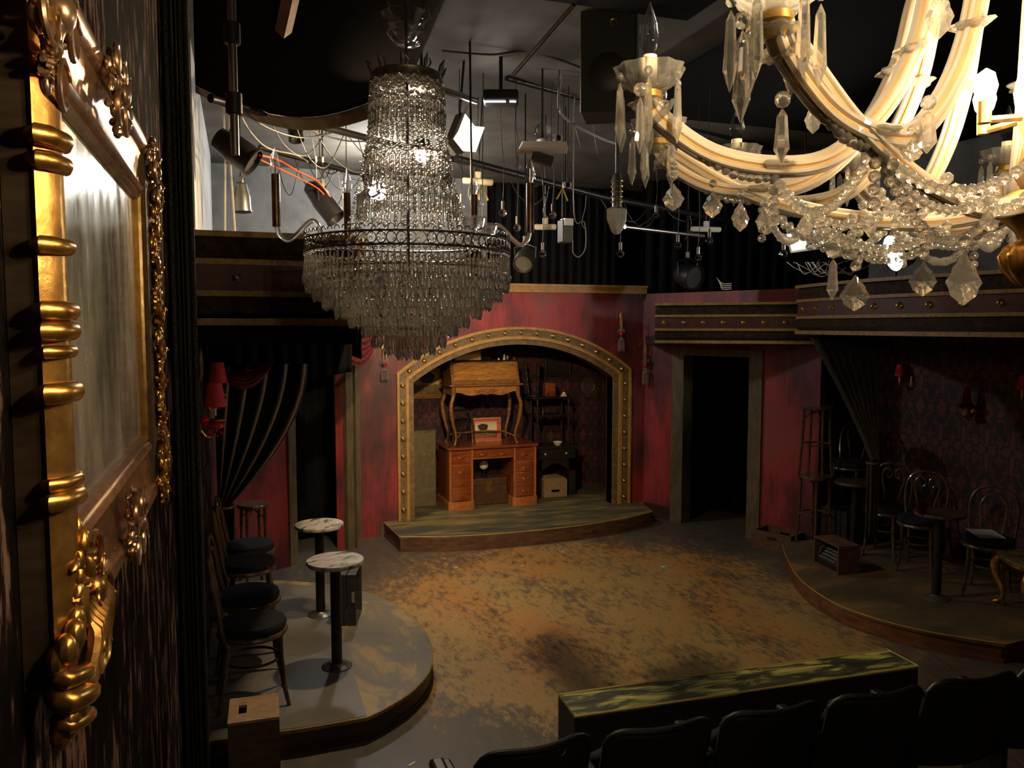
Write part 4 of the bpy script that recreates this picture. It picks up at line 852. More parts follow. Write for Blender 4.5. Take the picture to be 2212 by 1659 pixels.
# trunk and lamp in the knee hole
t = thing('leather_trunk', 'brown leather trunk with brass lock plate in the desk knee hole', 'trunk', (2.965, 9.52, 0.17), 0.02)
tw_, td_, thh = 0.50, 0.30, 0.34
MB().bx(-tw_/2, tw_/2, 0, td_, 0, thh*.72).build('body', LEATH, t, smooth=False, bevel=0.008); MB().bx(-tw_/2, tw_/2, -0.003, td_+0.003, thh*.72, thh).build('lid', LEATH, t, smooth=False, bevel=0.012)
MB().bx(-0.045, 0.045, -0.012, -0.002, thh*.45, thh*.92).build('lock_plate', BRASS, t, smooth=False)
MB().bx(-0.012, 0.012, -0.018, -0.012, thh*.62, thh*.75).build('hasp', BRASS, t, smooth=False)
c0 = None
for k in range(7):
    for z in (0.018, thh-0.02) if k in (0, 6) else (0.018,):
        ps = (-tw_/2+0.02+(tw_-.04)*k/6, -0.003, z)
        if c0 is None: c0 = MB().add([(-0.018, -0.004, 0), (0.018, -0.004, 0), (0, -0.004, 0.035), (-0.018, 0.0, 0), (0.018, 0.0, 0), (0, 0.0, 0.035)], [(0, 1, 2), (5, 4, 3), (0, 3, 4, 1), (1, 4, 5, 2), (2, 5, 3, 0)]).build('corner_plate', BRASS, t, smooth=False); c0.location = ps
        else: inst(c0, t, ps)
t = thing('spot_lamp', 'small lamp with round frosted reflector standing on the leather trunk', 'lamp', (2.93, 9.62, 0.17+thh))
MB().lathe([(0.045, 0), (0.045, 0.01), (0.01, 0.02), (0.008, 0.10), (0.0001, 0.10)], n=16).build('stand', BLKM, t)
MB().lathe([(0.0001, -0.05), (0.03, -0.045), (0.055, -0.01), (0.058, 0.0)], (0, 0, 0.155), 20, mtx=Matrix.Rotation(PI/2, 3, 'X')).build('reflector', GREYM, t)
MB().lathe([(0.058, 0.0), (0.05, 0.016), (0.03, 0.026), (0.0001, 0.03)], (0, 0, 0.155), 20, mtx=Matrix.Rotation(PI/2, 3, 'X')).build('lens', PORC, t)

# olive cabinet
t = thing('flat_cabinet', 'tall olive green cabinet standing on end against the arch', 'cabinet', (2.085, 9.68, 0.17), 0.0)
MB().bx(-0.225, 0.225, 0, 0.42, 0, 0.94).build('body', OLIVE, t, smooth=False, bevel=0.004)
MB().bx(-0.23, 0.23, -0.005, 0.425, 0.94, 0.972).build('top_edge', TRIMG, t, smooth=False)
for x, z in ((-0.05, 0.68), (0.08, 0.67)): MB().box((x, -0.002, z), (0.018, 0.004, 0.006)).build('paint_chip', PAPER, t, smooth=False)
# landscape painting in a gilt frame, dark painting, sunburst mirror on the recess wall
def framed(name, label, x0, x1, z0, z1, y, b, fm, pm, inner=None):
    t = thing(name, label, 'picture', ((x0+x1)/2, y, z0)); w_, h_ = x1-x0, z1-z0; m = MB()
    for a in ((-w_/2, -w_/2+b, 0, h_), (w_/2-b, w_/2, 0, h_), (-w_/2+b, w_/2-b, 0, b), (-w_/2+b, w_/2-b, h_-b, h_)): m.bx(a[0], a[1], -0.03, 0, a[2], a[3])
    m.build('frame', fm, t, smooth=False, bevel=0.004); c = b*1.35
    if inner:
        m = MB()
        for a in ((-w_/2+b, -w_/2+c, b, h_-b), (w_/2-c, w_/2-b, b, h_-b), (-w_/2+c, w_/2-c, b, c), (-w_/2+c, w_/2-c, h_-c, h_-b)): m.bx(a[0], a[1], -0.02, 0, a[2], a[3])
        m.build('slip', inner, t, smooth=False)
    MB().bx(-w_/2+b*.95, w_/2-b*.95, -0.010, -0.004, b*.95, h_-b*.95).build('canvas', pm, t, smooth=False); return t
RY = 10.298
a, b = hy(868, 790, RY-.02), hy(958, 860, RY-.02)
framed('landscape_painting', 'landscape painting in a gold frame hanging above the olive cabinet', a.x, b.x, b.z, a.z, RY, 0.045, WALND, PIC1, GOLD)
a, b = hy(1178, 735, RY-.02), hy(1234, 812, RY-.02)
framed('dark_painting', 'dark unlit painting hanging near the top of the recess', a.x, b.x, b.z, a.z, RY, 0.03, EBON, PIC3)
c = hy(1272, 834, RY-.03)
t = thing('sunburst_mirror', 'round mirror with a wire sunburst rim on the recess wall', 'mirror', (c.x, RY-0.015, c.z))
RX = Matrix.Rotation(PI/2, 3, 'X')
MB().lathe([(0.0001, 0.006), (0.092, 0.006), (0.092, 0.0), (0.0001, 0.0)], n=32, mtx=RX).build('mirror_glass', MIRD, t)
MB().tube(circ((0, -0.006, 0), 0.096, 32, 'y'), 0.007, 7, closed=True).build('rim', BRASS, t)
l0 = None
for k in range(26):
    q = 2*PI*k/26
    if l0 is None: l0 = MB().tube([(0.128+0.026*math.cos(a2), -0.004, 0.019*math.sin(a2)) for a2 in [2*PI*j/10 for j in range(10)]], 0.0028, 5, closed=True).build('wire_loop', BRASS, t); l0.rotation_euler = (0, q, 0)
    else: inst(l0, t, (0, 0, 0), rot=(0, q, 0))

# ebonised etagere over a cabinet
ex0, ex1, ey = 3.66, 4.26, 9.72
et = thing('etagere', 'black etagere with open shelves and turned posts beside the bureau', 'shelf unit', ((ex0+ex1)/2, ey, 0.17))
ew = ex1-ex0
for s in (-1, 1): MB().bx(s*ew/2-(0.10 if s > 0 else 0), s*ew/2+(0.10 if s < 0 else 0), 0, 0.36, 0, 0.50).build('cabinet_side', EBON, et, smooth=False)
ar = [(-ew/2, 0.50), (-ew/2, 0.34)]+[(-ew/2+.10+(ew-.2)*k/16, 0.34+0.10*math.sin(PI*k/16)) for k in range(17)]+[(ew/2, 0.34), (ew/2, 0.50)]
MB().prism(ar, -0.0, 0.02, lambda x, z, y: (x, y, z)).build('arched_front', EBON, et, smooth=False)
MB().bx(-ew/2+.1, ew/2-.1, 0.34, 0.36, 0, 0.5).build('cabinet_back', EBON, et, smooth=False)
dr = MB().bx(-ew/2+.01, ew/2-.01, -0.012, 0.34, 0.50, 0.645).build('drawer', EBON, et, smooth=False, bevel=0.004)
for s in (-1, 1): MB().ball((s*0.15, -0.024, 0.575), 0.014, 10, 7).build('knob', PORC, dr)
MB().bx(-ew/2-.04, ew/2+.04, -0.03, 0.38, 0.645, 0.675).build('cabinet_top', EBON, et, smooth=False, bevel=0.005)
for z, e, nm in ((1.065, 0.0, 'shelf'), (1.31, 0.05, 'top_shelf')): MB().bx(-ew/2-e+.04, ew/2+e-.04, 0.06, 0.36, z, z+0.022).build(nm, EBON, et, smooth=False, bevel=0.004)
for s in (-1, 1):
    for y in (0.08, 0.33):
        pr = [(0.014, 0.675)]+[(0.012+0.007*abs(math.sin(k*1.1)), 0.675+0.635*k/24) for k in range(1, 24)]+[(0.014, 1.31)]
        MB().lathe(pr, (s*(ew/2-.075), y, 0), 10).build('turned_post', EBON, et)
sh = 0.17
tag(MB().lathe([(0.03, 0), (0.05, 0.02), (0.065, 0.05), (0.06, 0.05), (0.04, 0.022), (0.0001, 0.015)], n=20).build('white_bowl', PORC), 'small white bowl on the black cabinet top of the etagere', 'bowl').location = ((ex0+ex1)/2+0.06, ey+0.06, sh+0.675)
tag(MB().lathe([(0.022, 0), (0.024, 0.05), (0.01, 0.075), (0.01, 0.1), (0.0001, 0.1)], n=12).build('dark_bottle', EBON), 'small black bottle on the middle shelf of the etagere', 'bottle').location = ((ex0+ex1)/2-0.12, ey+0.15, sh+1.087)
tag(MB().lathe([(0.025, 0), (0.03, 0.06), (0.028, 0.06), (0.024, 0.004), (0.0001, 0.004)], n=12).build('small_glass', BULBG), 'small clear glass on the middle shelf of the etagere', 'glass').location = ((ex0+ex1)/2-0.02, ey+0.14, sh+1.087)
t = thing('table_radio', 'small brown wooden radio on the top shelf of the etagere', 'radio', ((ex0+ex1)/2-0.02, ey+0.12, sh+1.332))
MB().bx(-0.075, 0.075, 0, 0.12, 0, 0.19).build('cabinet', MAHOG, t, smooth=False, bevel=0.012)
for k in range(5): MB().bx(-0.055, 0.055, -0.004, 0.001, 0.085+0.018*k, 0.092+0.018*k).build('grille_bar', MAHOL, t, smooth=False)
for s in (-1, 1): MB().lathe([(0.012, 0), (0.011, 0.014), (0.0001, 0.014)], (s*0.04, 0, 0.035), 12, mtx=RX).build('knob', EBON, t)
t = thing('oil_lamp', 'white porcelain lamp base with a red top on the etagere shelf', 'lamp', ((ex0+ex1)/2+0.17, ey+0.12, sh+1.332))
MB().lathe([(0.045, 0), (0.05, 0.012), (0.025, 0.03), (0.02, 0.055), (0.0001, 0.055)], n=18).build('base', PORC, t); MB().tube([(0, 0, 0.055), (-0.005, 0, 0.09), (-0.02, 0, 0.12)], 0.007, 7).build('neck', RED_BALL, t)
t = thing('upturned_stool', 'dark turned stool lying upside down on the etagere top shelf', 'stool', ((ex0+ex1)/2-0.22, ey+0.2, sh+1.332), 0.3)
MB().lathe([(0.0001, 0), (0.11, 0), (0.115, 0.012), (0.11, 0.025), (0.0001, 0.025)], n=22).build('seat', EBON, t)
for k in range(3):
    q = 2*PI*k/3+0.3; d_ = Vector((math.cos(q)*0.05, math.sin(q)*0.05, 0.42)); b_ = Vector((math.cos(q)*0.08, math.sin(q)*0.08, 0.025))
    MB().lathe([(0.013+0.007*abs(math.sin(j*0.95)), d_.length*j/18) for j in range(19)], b_, 9, mtx=rotto(d_)).build('turned_leg', EBON, t)
MB().tube([(math.cos(2*PI*k/3+.3)*0.115, math.sin(2*PI*k/3+.3)*0.115, 0.26) for k in range(3)], 0.007, 6, closed=True).build('stretcher', EBON, t)
# wooden crate with hand hole in the cabinet opening
t = thing('chamfered_crate', 'pale wooden box with a hand hole inside the arched cabinet', 'crate', ((ex0+ex1)/2-0.02, ey-0.07, 0.17), 0.0)
cp = [(-0.165, 0.07), (0.165, 0.07), (0.165, 0.23), (0.12, 0.265), (-0.12, 0.265), (-0.165, 0.23)]
m = MB()
m.bx(-0.165, -0.06, 0, 0.015, 0.0, 0.13).bx(0.06, 0.165, 0, 0.015, 0.0, 0.13).bx(-0.06, 0.06, 0, 0.015, 0.0, 0.065).bx(-0.06, 0.06, 0, 0.015, 0.10, 0.13)
m.prism([(-0.165, 0.13), (0.165, 0.13), (0.165, 0.23), (0.13, 0.26), (-0.13, 0.26), (-0.165, 0.23)], 0.0, 0.015, lambda x, z, y: (x, y, z))
m.build('front_panel', CRATE, t, smooth=False)
MB().prism([(-0.165, 0.23), (-0.13, 0.26), (0.13, 0.26), (0.165, 0.23), (0.165, 0.0), (0.153, 0.0), (0.153, 0.225), (0.125, 0.248), (-0.125, 0.248), (-0.153, 0.225), (-0.153, 0.0), (-0.165, 0.0)], 0.015, 0.26, lambda x, z, y: (x, y, z)).build('shell', CRATE, t, smooth=False)
MB().bx(-0.153, 0.153, 0.245, 0.26, 0, 0.225).build('back_panel', SHADEDW, t, smooth=False)

# ------------------------------------------------------------------ wall lights
def crystal_sconce(label, px, pytop, pybot, y, n=None):
    """small candle sconce: gilt loop, red ball, fringe of drops"""
    top, bot = hy(px, pytop, y-0.13), hy(px, pybot, y-0.13); h = top.z-bot.z; t = thing('crystal_sconce', label, 'wall sconce', (bot.x, y-0.13, bot.z), 0, 'crystal drop sconces on the arch wall')
    MB().tube(spline([(0, 0.12, h*.92), (0, 0.06, h*.98), (0, 0, h*.93), (0, 0, h*.55)], 4), 0.006, 6).build('bracket_arm', BRASS, t)
    MB().lathe([(0.03, 0), (0.028, 0.008), (0.0001, 0.012)], (0, 0.13, h*.92), 14, mtx=RX).build('wall_plate', BRASS, t)
    MB().tube([(x, 0.0, z) for x, z in ((-0.016, h*.56), (-0.016, h), (-0.008, h*1.03), (0.008, h*1.03), (0.016, h), (0.016, h*.56))], 0.004, 6).build('candle_holder', BRASS, t)
    MB().ball((0, 0, h*.47), 0.026, 12, 8).build('red_ball', RED_BALL, t)
    MB().lathe([(0.012, h*.50), (0.042, h*.58), (0.047, h*.60), (0.043, h*.58), (0.012, h*.49)], n=14).build('drip_pan', CRYSW, t)
    MB().lathe([(0.01, h*.40), (0.036, h*.30), (0.04, h*.28), (0.035, h*.30)], n=14).build('lower_pan', CRYSW, t)
    d0 = None
    for k in range(10):
        q = 2*PI*k/10; ps = (math.cos(q)*0.037, math.sin(q)*0.037, h*.28)
        if d0 is None: d0 = MB().lathe([(0.001, 0), (0.006, -h*.05), (0.008, -h*.2), (0.001, -h*.28)], n=6).build('crystal_drop', CRYSW, t, ang=170); d0.location = ps
        else: inst(d0, t, ps)
    e0 = None
    for k in range(6):
        q = 2*PI*k/6; ps = (math.cos(q)*0.044, math.sin(q)*0.044, h*.58)
        if e0 is None: e0 = MB().lathe([(0.001, 0), (0.006, -0.02), (0.007, -0.03), (0.001, -0.05)], n=6).build('short_drop', CRYSW, t, ang=170); e0.location = ps
        else: inst(e0, t, ps)
crystal_sconce('crystal sconce with red ball on the red wall below the grey chandelier', 832, 745, 822, YB)
crystal_sconce('higher crystal sconce above the arch shoulder, away from the corner', 1342, 678, 760, YB)
crystal_sconce('lower crystal sconce near the corner by the grey framed doorway', 1394, 738, 832, YB)

def shade_lamp(t, base, h, r0, r1, mat=None):
    x, y, z = base
    MB().lathe([(r0, z), (r1, z+h)], (x, y, 0), 24).build('lamp_shade', mat or REDSH, t, thick=0.003)
    MB().tube([(x, y, z-0.06), (x, y, z+h*.5)], 0.008, 8).build('candle_tube', WHITE, t)
# two red-shaded sconces on the mirror wall
def red_sconce(label, y, z, sc):
    t = thing('red_shade_sconce', label, 'wall sconce', (-0.265, y, z), 0, 'red shaded sconces on the mirror wall')
    MB().lathe([(0.03, 0), (0.04, 0.004), (0.036, 0.014), (0.0001, 0.018)], n=18, mtx=Matrix.Rotation(PI/2, 3, 'Y')).build('wall_plate', BRASS, t)
    MB().tube(spline([(0.01, 0, -0.02), (0.05, 0, -0.07), (0.09, 0, -0.06), (0.105, 0, 0.0), (0.10, 0, 0.04)], 5), 0.008, 7).build('arm', BRASS, t)
    MB().lathe([(0.02, 0.02), (0.058, 0.035), (0.062, 0.045), (0.02, 0.045)], (0.10, 0, 0), 20).build('drip_pan', BRASS, t)
    MB().ball((0.10, 0, 0.005), 0.055, 16, 9, (1.05, 1.05, 0.5)).build('red_bowl', RED_BALL, t)
    MB().ball((0.035, -0.015, 0.035), 0.03, 12, 8, (1, 1, 1.3)).build('red_bead', RED_BALL, t)
    b0 = None
    for k in range(14):
        q = 2*PI*k/14; ps = (0.10+0.05*math.cos(q), 0.05*math.sin(q), -0.035-0.012*(k % 3))
        if b0 is None: b0 = MB().ball((0, 0, 0), 0.008, 7, 5).build('bead', RED_BALL, t); b0.location = ps
        else: inst(b0, t, ps)
    shade_lamp(t, (0.10, 0, 0.13), 0.15*sc, 0.07*sc, 0.045*sc)
    return t
q = hx(452, 930, -0.165)
red_sconce('red shaded sconce with red glass bowl, nearer one beside the striped drape', 5.45, 1.80, 1.0)
red_sconce('red shaded sconce half hidden behind the nearer red sconce', 6.25, 1.90, 1.0)
t = thing('oval_plaque', 'small dark oval plaque above the red shaded sconces', 'plaque', (-0.262, 5.75, 2.20))
MB().lathe([(0.0001, 0.02), (0.05, 0.018), (0.07, 0.008), (0.072, 0)], n=24, mtx=Matrix.Rotation(PI/2, 3, 'Y') @ Matrix.Diagonal((1.7, 1, 1))).build('oval_frame', BENT, t)
# damask wall: red hurricane lamp and shaded sconce
wn = Vector((WR1.y-WR0.y, -(WR1.x-WR0.x), 0)).normalized()
if wn.x > 0: wn = -wn
c = hp(2088, 880, WR0+wn*0.11, WR1+wn*0.11)
t = thing('hurricane_sconce', 'red glass oil lamp on a gilt bracket against the damask wall', 'wall lamp', c, math.atan2(-wn.y, -wn.x))
MB().lathe([(0.02, -0.10), (0.05, -0.08), (0.055, -0.06), (0.03, -0.04), (0.045, -0.02), (0.062, 0.0), (0.0001, 0.0)], n=20).build('oil_font', BRASS, t)
MB().lathe([(0.062, 0.0), (0.075, 0.012), (0.062, 0.03), (0.045, 0.04), (0.034, 0.10), (0.026, 0.2), (0.024, 0.2), (0.032, 0.1), (0.043, 0.04)], n=22).build('red_chimney', REDG, t)
MB().tube(spline([(0.10, 0, -0.05), (0.06, 0, -0.12), (0.02, 0, -0.11), (0.0, 0, -0.08)], 4), 0.009, 7).build('bracket', BRASS, t)
MB().lathe([(0.035, 0), (0.035, 0.008), (0.0001, 0.012)], (0.11, 0, -0.05), 14, mtx=Matrix.Rotation(-PI/2, 3, 'Y')).build('wall_plate', BRASS, t)
def wall_shade(label, px, py):
    c = hp(px, py, WR0+wn*0.10, WR1+wn*0.10); t = thing('shaded_sconce', label, 'wall sconce', c, math.atan2(-wn.y, -wn.x))
    shade_lamp(t, (0, 0, 0), 0.12, 0.05, 0.028)
    MB().tube(spline([(0, 0, -0.06), (0.0, 0, -0.10), (0.05, 0, -0.13), (0.10, 0, -0.10)], 4), 0.006, 6).build('arm', BRASS, t)
    MB().tube([(0.06, -0.09, -0.10), (0.07, -0.09, 0.0)], 0.006, 6).build('bare_candle', WHITE, t)
    MB().tube(spline([(0.06, -0.09, -0.10), (0.07, -0.05, -0.13), (0.10, 0, -0.10)], 4), 0.006, 6).build('arm', BRASS, t)
wall_shade('small red shaded sconce on the damask wall near the brown drape', 1943, 812)
wall_shade('small red shaded sconce on the damask wall beyond the oil lamp', 2208, 842)

# ------------------------------------------------------------------ gilt mirror
def shift(m, o): m.v = [(x-o[0], y-o[1], z-o[2]) for x, y, z in m.v]; return m
WX = -0.265
oy0, oy1, oz0, oz1 = 1.255, 2.30, 2.155, 2.785
MO = Vector((WX, 1.75, 1.985))
mi = thing('wall_mirror', 'large foxed mirror in a heavy carved gilt frame on the streaked wall', 'mirror', MO)
PROF = [(-0.004, 0.004), (-0.004, 0.020), (0.006, 0.026), (0.012, 0.022), (0.017, 0.030), (0.027, 0.034), (0.033, 0.028), (0.045, 0.024), (0.062, 0.025), (0.085, 0.029), (0.108, 0.034), (0.118, 0.031), (0.126, 0.040), (0.140, 0.047), (0.154, 0.045), (0.163, 0.040), (0.164, 0.038)]
def corner(i, d):
    y0, y1, z0, z1 = oy0-d, oy1+d, oz0-d, oz1+d
    return ((y0, z0), (y1, z0), (y1, z1), (y0, z1))[i]
PROFN = [(-0.004, 0.004), (-0.004, 0.020), (0.006, 0.026), (0.017, 0.030), (0.06, 0.034), (0.09, 0.046), (0.108, 0.058), (0.122, 0.061), (0.138, 0.057), (0.152, 0.047), (0.164, 0.037)]
def rail(i, j, pf_=PROF):
    m = MB(); vs = []
    for d, h in pf_:
        for c in (i, j): y, z = corner(c, d); vs.append((WX+h, y, z))
    n = len(pf_); m.add(vs, [(2*k, 2*k+1, 2*k+3, 2*k+2) for k in range(n-1)]); return shift(m, MO)
rail(3, 2).build('top_rail', GOLDP, mi, ang=55); rail(0, 1).build('bottom_rail', GOLDP, mi, ang=55)
rail(1, 2).build('far_stile', GOLD, mi, ang=55); rail(0, 3, PROFN).build('near_stile', GOLD, mi, ang=55)
m = MB(); e_ = 0.160
m.bx(WX+0.001, WX+0.037, oy0-e_, oy0-0.02, oz0-e_, oz1+e_).bx(WX+0.001, WX+0.037, oy1+0.02, oy1+e_, oz0-e_, oz1+e_)
m.bx(WX+0.001, WX+0.018, oy0-0.02, oy1+0.02, oz0-e_, oz0-0.02).bx(WX+0.001, WX+0.018, oy0-0.02, oy1+0.02, oz1+0.02, oz1+e_)
shift(m, MO).build('frame_unlit_side', SHADEDW, mi, smooth=False)  # dark wood stands in for shade on the frame's outer side
shift(MB().bx(WX+0.001, WX+0.008, oy0-0.02, oy1+0.02, oz0-0.02, oz1+0.02), MO).build('mirror_glass', MIRR, mi, smooth=False)
m = MB()
for k in range(90): m.ball((WX+0.031, oy1+0.031, oz0+(oz1-oz0)*k/89), 0.0042, 6, 4)
shift(m, MO).build('bead_row', GOLD, mi); m = MB()
for k in range(140): m.ball((WX+0.031, oy0+(oy1-oy0)*k/139, oz0-0.031), 0.0035, 5, 4)
shift(m, MO).build('bead_row', GOLD, mi)
def carve(y, z, L, Wd, ang, seed, name, mat, x0=0.040, curls=4):
    """a cluster of carved leaves and scrolls, L long in the direction ang of the wall plane"""
    rnd = random.Random(seed); m = MB(); ca, sa = math.cos(ang), math.sin(ang)
    def P(a, b, h): return (WX+h, y+a*ca-b*sa, z+a*sa+b*ca)
    for k in range(int(26+L*180)):
        a = rnd.uniform(-.5, .5)*L; b = rnd.uniform(-.5, .5)*Wd*(1-1.4*abs(a/L)**1.5); q = rnd.uniform(0, PI); s = rnd.uniform(0.007, 0.014)
        m.ball(P(a, b, x0+0.010*(1-abs(2*b/Wd))+rnd.uniform(-.004, .006)), s, 7, 5, (0.7, 1.5, 0.7), mtx=Matrix.Rotation(q, 3, 'X'))
    for k in range(curls):
        sg = 1 if k % 2 else -1; a0 = L*(0.1+0.32*(k//2))*(1 if k % 4 < 2 else -1)*0.9; pts = []
        for j in range(16):
            q = j*0.5; r_ = Wd*0.30*(1-j/17.0); pts.append(P(a0+r_*math.cos(q), sg*Wd*0.22+r_*math.sin(q)*sg, x0+0.012+0.001*j))
        m.tube(pts, [0.0062*(1-j/22) for j in range(16)], 7)
    m.ball(P(0, 0, x0+0.012), Wd*0.17, 12, 8, (0.7, 1, 1))
    return shift(m, MO).build(name, mat, mi)
mw = 0.085
carve(1.70, oz1+mw+.02, 0.20, 0.15, 0.0, 1, 'crest_ornament', GOLDP, 0.05)
carve(1.74, oz0-mw-.02, 0.18, 0.14, 0.0, 2, 'crest_ornament', GOLDP, 0.05)
carve(oy1+mw+.015, oz1+mw, 0.20, 0.12, PI/4*3, 3, 'corner_ornament', GOLDP, 0.046)
carve(oy1+mw+.015, oz0+mw*-1, 0.22, 0.12, PI/4, 4, 'corner_ornament', GOLD, 0.046)
carve(oy1+mw+.03, (oz0+oz1)/2, 0.24, 0.10, PI/2, 5, 'side_ornament', GOLD, 0.044)
carve(oy1+mw+.035, oz0+0.12, 0.20, 0.07, PI/2, 11, 'side_ornament', GOLD, 0.042)
carve(oy1+mw+.035, oz1-0.10, 0.20, 0.07, PI/2, 12, 'side_ornament', GOLD, 0.042)
carve(oy0-mw+.0, oz1+mw-.02, 0.26, 0.16, PI/4, 6, 'corner_ornament', GOLDP, 0.046)
carve(oy0-mw+.05, oz0-mw+.01, 0.24, 0.15, PI/4*3, 7, 'corner_ornament', GOLD, 0.050)
# rolls and leaves on the outer edge of the near stile
ey_ = oy0-0.165
def zpix(py): return hy(110, py, ey_+0.02).z
for py, hpx, dep in ((300, 40, .014), (352, 36, .008), (532, 34, .012), (672, 40, .012), (715, 40, .018), (760, 26, .012), (848, 44, .014), (1042, 30, .010), (1078, 40, .016)):
    hh_ = hpx/1703*1.0; z_ = zpix(py)
    m = MB(); R_ = hh_*0.55
    m.tube([(WX+0.034, ey_+0.006-dep*.2, z_), (WX+0.042, ey_-dep*.4, z_), (WX+0.052, ey_+0.006-dep*.3, z_), (WX+0.063, ey_+0.036, z_), (WX+0.058, ey_+0.072, z_)], [R_*.7, R_, R_, R_*.95, R_*.6], 14)
    shift(m, MO).build('carved_roll', GOLD, mi)
m = MB(); rnd = random.Random(5)
for k in range(12):
    z_ = zpix(1330+k*22); q = k*0.9
    m.ball((WX+0.045+0.012*math.sin(q), ey_+0.02+0.02*math.cos(q), z_), 0.020, 10, 7, (0.7, 0.9, 1.1))
for k, (py, rr_) in enumerate(((1440, .012), (1488, .016), (1540, .010))):
    z_ = zpix(py); m.tube(spline([(WX+0.036, ey_+0.004, z_), (WX+0.05, ey_-0.01, z_-0.008), (WX+0.064, ey_+0.03, z_-0.016), (WX+0.06, ey_+0.07, z_-0.03)], 3), [rr_]*9+[0.006], 10)
pts = []
for j in range(22):
    q = j*0.45; r_ = 0.045*(1-j/26); pts.append((WX+0.066+0.0006*j, ey_+0.085+r_*math.cos(q), zpix(1455)+r_*math.sin(q)))
m.tube(pts, [0.010*(1-j/40) for j in range(22)], 8)
for k in range(9):
    m.tube(spline([(WX+0.050, ey_+0.05+0.012*k, zpix(1335-6*k)), (WX+0.072, ey_+0.06+0.014*k, zpix(1395-4*k)), (WX+0.068, ey_+0.04+0.014*k, zpix(1470)), (WX+0.058, ey_+0.03+0.008*k, zpix(1530)), (WX+0.046, ey_+0.03+0.003*k, zpix(1585))], 4), [0.005]*4+[0.010]*5+[0.012]*4+[0.006]*4, 7)
shift(m, MO).build('acanthus_corner', GOLD, mi)
m = MB()
for k in range(11):
    for j in range(6): m.ball((WX+0.030, 1.40+0.011*k, oz0-0.108+0.008*j), 0.0042, 5, 4, (0.8, 1, 1))
shift(m, MO).build('lattice_panel', GOLDP, mi)

# ------------------------------------------------------------------ grey crystal chandelier over the stage
C1 = hd(882, 520, 4.0)
def z1(py): return hd(882, py, 4.0).z-C1.z
PX = 4.0/FPX
cr = thing('crystal_chandelier', 'grey crystal waterfall chandelier hanging over the stage', 'chandelier', C1)
def prism_mesh(w_, L, n=6): return MB().lathe([(0.0008, 0.0), (w_*.43, -L*.08), (w_*.6, -L*.5), (w_, -L*.8), (0.0006, -L)], n=n)
drop = prism_mesh(0.0105, 0.15).mesh('crystal_prism', CRYSD, ang=170)
tiers = [(r_, b_-60, 60) for r_, b_ in ((217, 618), (212, 637), (198, 656), (178, 675), (154, 694), (128, 713), (101, 733), (76, 756), (50, 772), (24, 784))]
nshow = 0; rest = MB()
for ti, (rp, yt, lp_) in enumerate(tiers):
    r_ = rp*PX; L = lp_*PX*0.95; n = max(8, int(2*PI*r_/0.0275))
    front = []
    for k in range(n):
        q = 2*PI*(k+0.5*(ti % 2))/n; x, y = r_*math.cos(q), r_*math.sin(q); zt = z1(yt)+random.uniform(-.004, .004)
        facing = (C1.xy.normalized().dot(Vector((x, y)).normalized()))
        if facing < -0.35 and nshow < 100 and k % 4 == 0:
            o = bpy.data.objects.new('crystal_prism', drop); COL.objects.link(o); o.parent = cr; o.location = (x, y, zt); o.rotation_euler = (random.uniform(-.08, .08), random.uniform(-.08, .08), random.uniform(0, 6)); o.scale = (1, 1, L/0.15); nshow += 1
        else:
            rest.lathe([(0.0008, 0.0), (0.0045, -L*.08), (0.0062, -L*.5), (0.0108, -L*.8), (0.0006, -L)], (x, y, zt), 6, mtx=Matrix.Rotation(random.uniform(-.09, .09), 3, 'X') @ Matrix.Rotation(random.uniform(-.09, .09), 3, 'Y') @ Matrix.Rotation(random.uniform(0, 6), 3, 'Z'))
        rest.ball((x, y, zt+0.009), 0.0092, 6, 4, (1, 1, 0.9))
o = rest.build('waterfall_prisms', CRYSD, cr, ang=170, kind='stuff')
# rim
R0 = 219*PX
for yy, rr_ in ((549, .0055), (523, .005)): MB().tube(circ((0, 0, z1(yy)), R0, 72), rr_, 7, closed=True).build('rim_rail', SILVR, cr)
m = MB()
for k in range(72):
    q = 2*PI*k/72; c = Vector((R0*math.cos(q), R0*math.sin(q), z1(536))); tq = Vector((-math.sin(q), math.cos(q), 0)); c3 = c+Vector((0, 0, z1(516)-z1(536)))
    m.tube([c3+tq*(0.015*math.cos(a))+Vector((0, 0, 0.015*math.sin(a))) for a in [PI*j/6 for j in range(7)]], 0.0026, 5)
    m.tube([c+tq*(0.022*math.cos(a))+Vector((0, 0, 0.026*math.sin(a))) for a in [2*PI*j/9 for j in range(9)]], 0.0028, 5, closed=True)
m.build('rim_filigree', SILVR, cr)
for rp, yt in ((205, 585), (192, 600), (175, 615), (155, 630), (135, 645), (115, 661), (95, 678), (74, 695), (50, 708), (28, 717)):
    MB().tube(circ((0, 0, z1(yt)), rp*PX, 48), 0.004, 6, closed=True).build('tier_ring', SILVR, cr)
for k in range(6):
    q = 2*PI*k/6; MB().tube(spline([(R0*math.cos(q), R0*math.sin(q), z1(545)), (R0*.8*math.cos(q), R0*.8*math.sin(q), z1(600)), (R0*.45*math.cos(q), R0*.45*math.sin(q), z1(680)), (0.01*math.cos(q), 0.01*math.sin(q), z1(716))], 4), 0.004, 5).build('basket_rib', SILVR, cr)
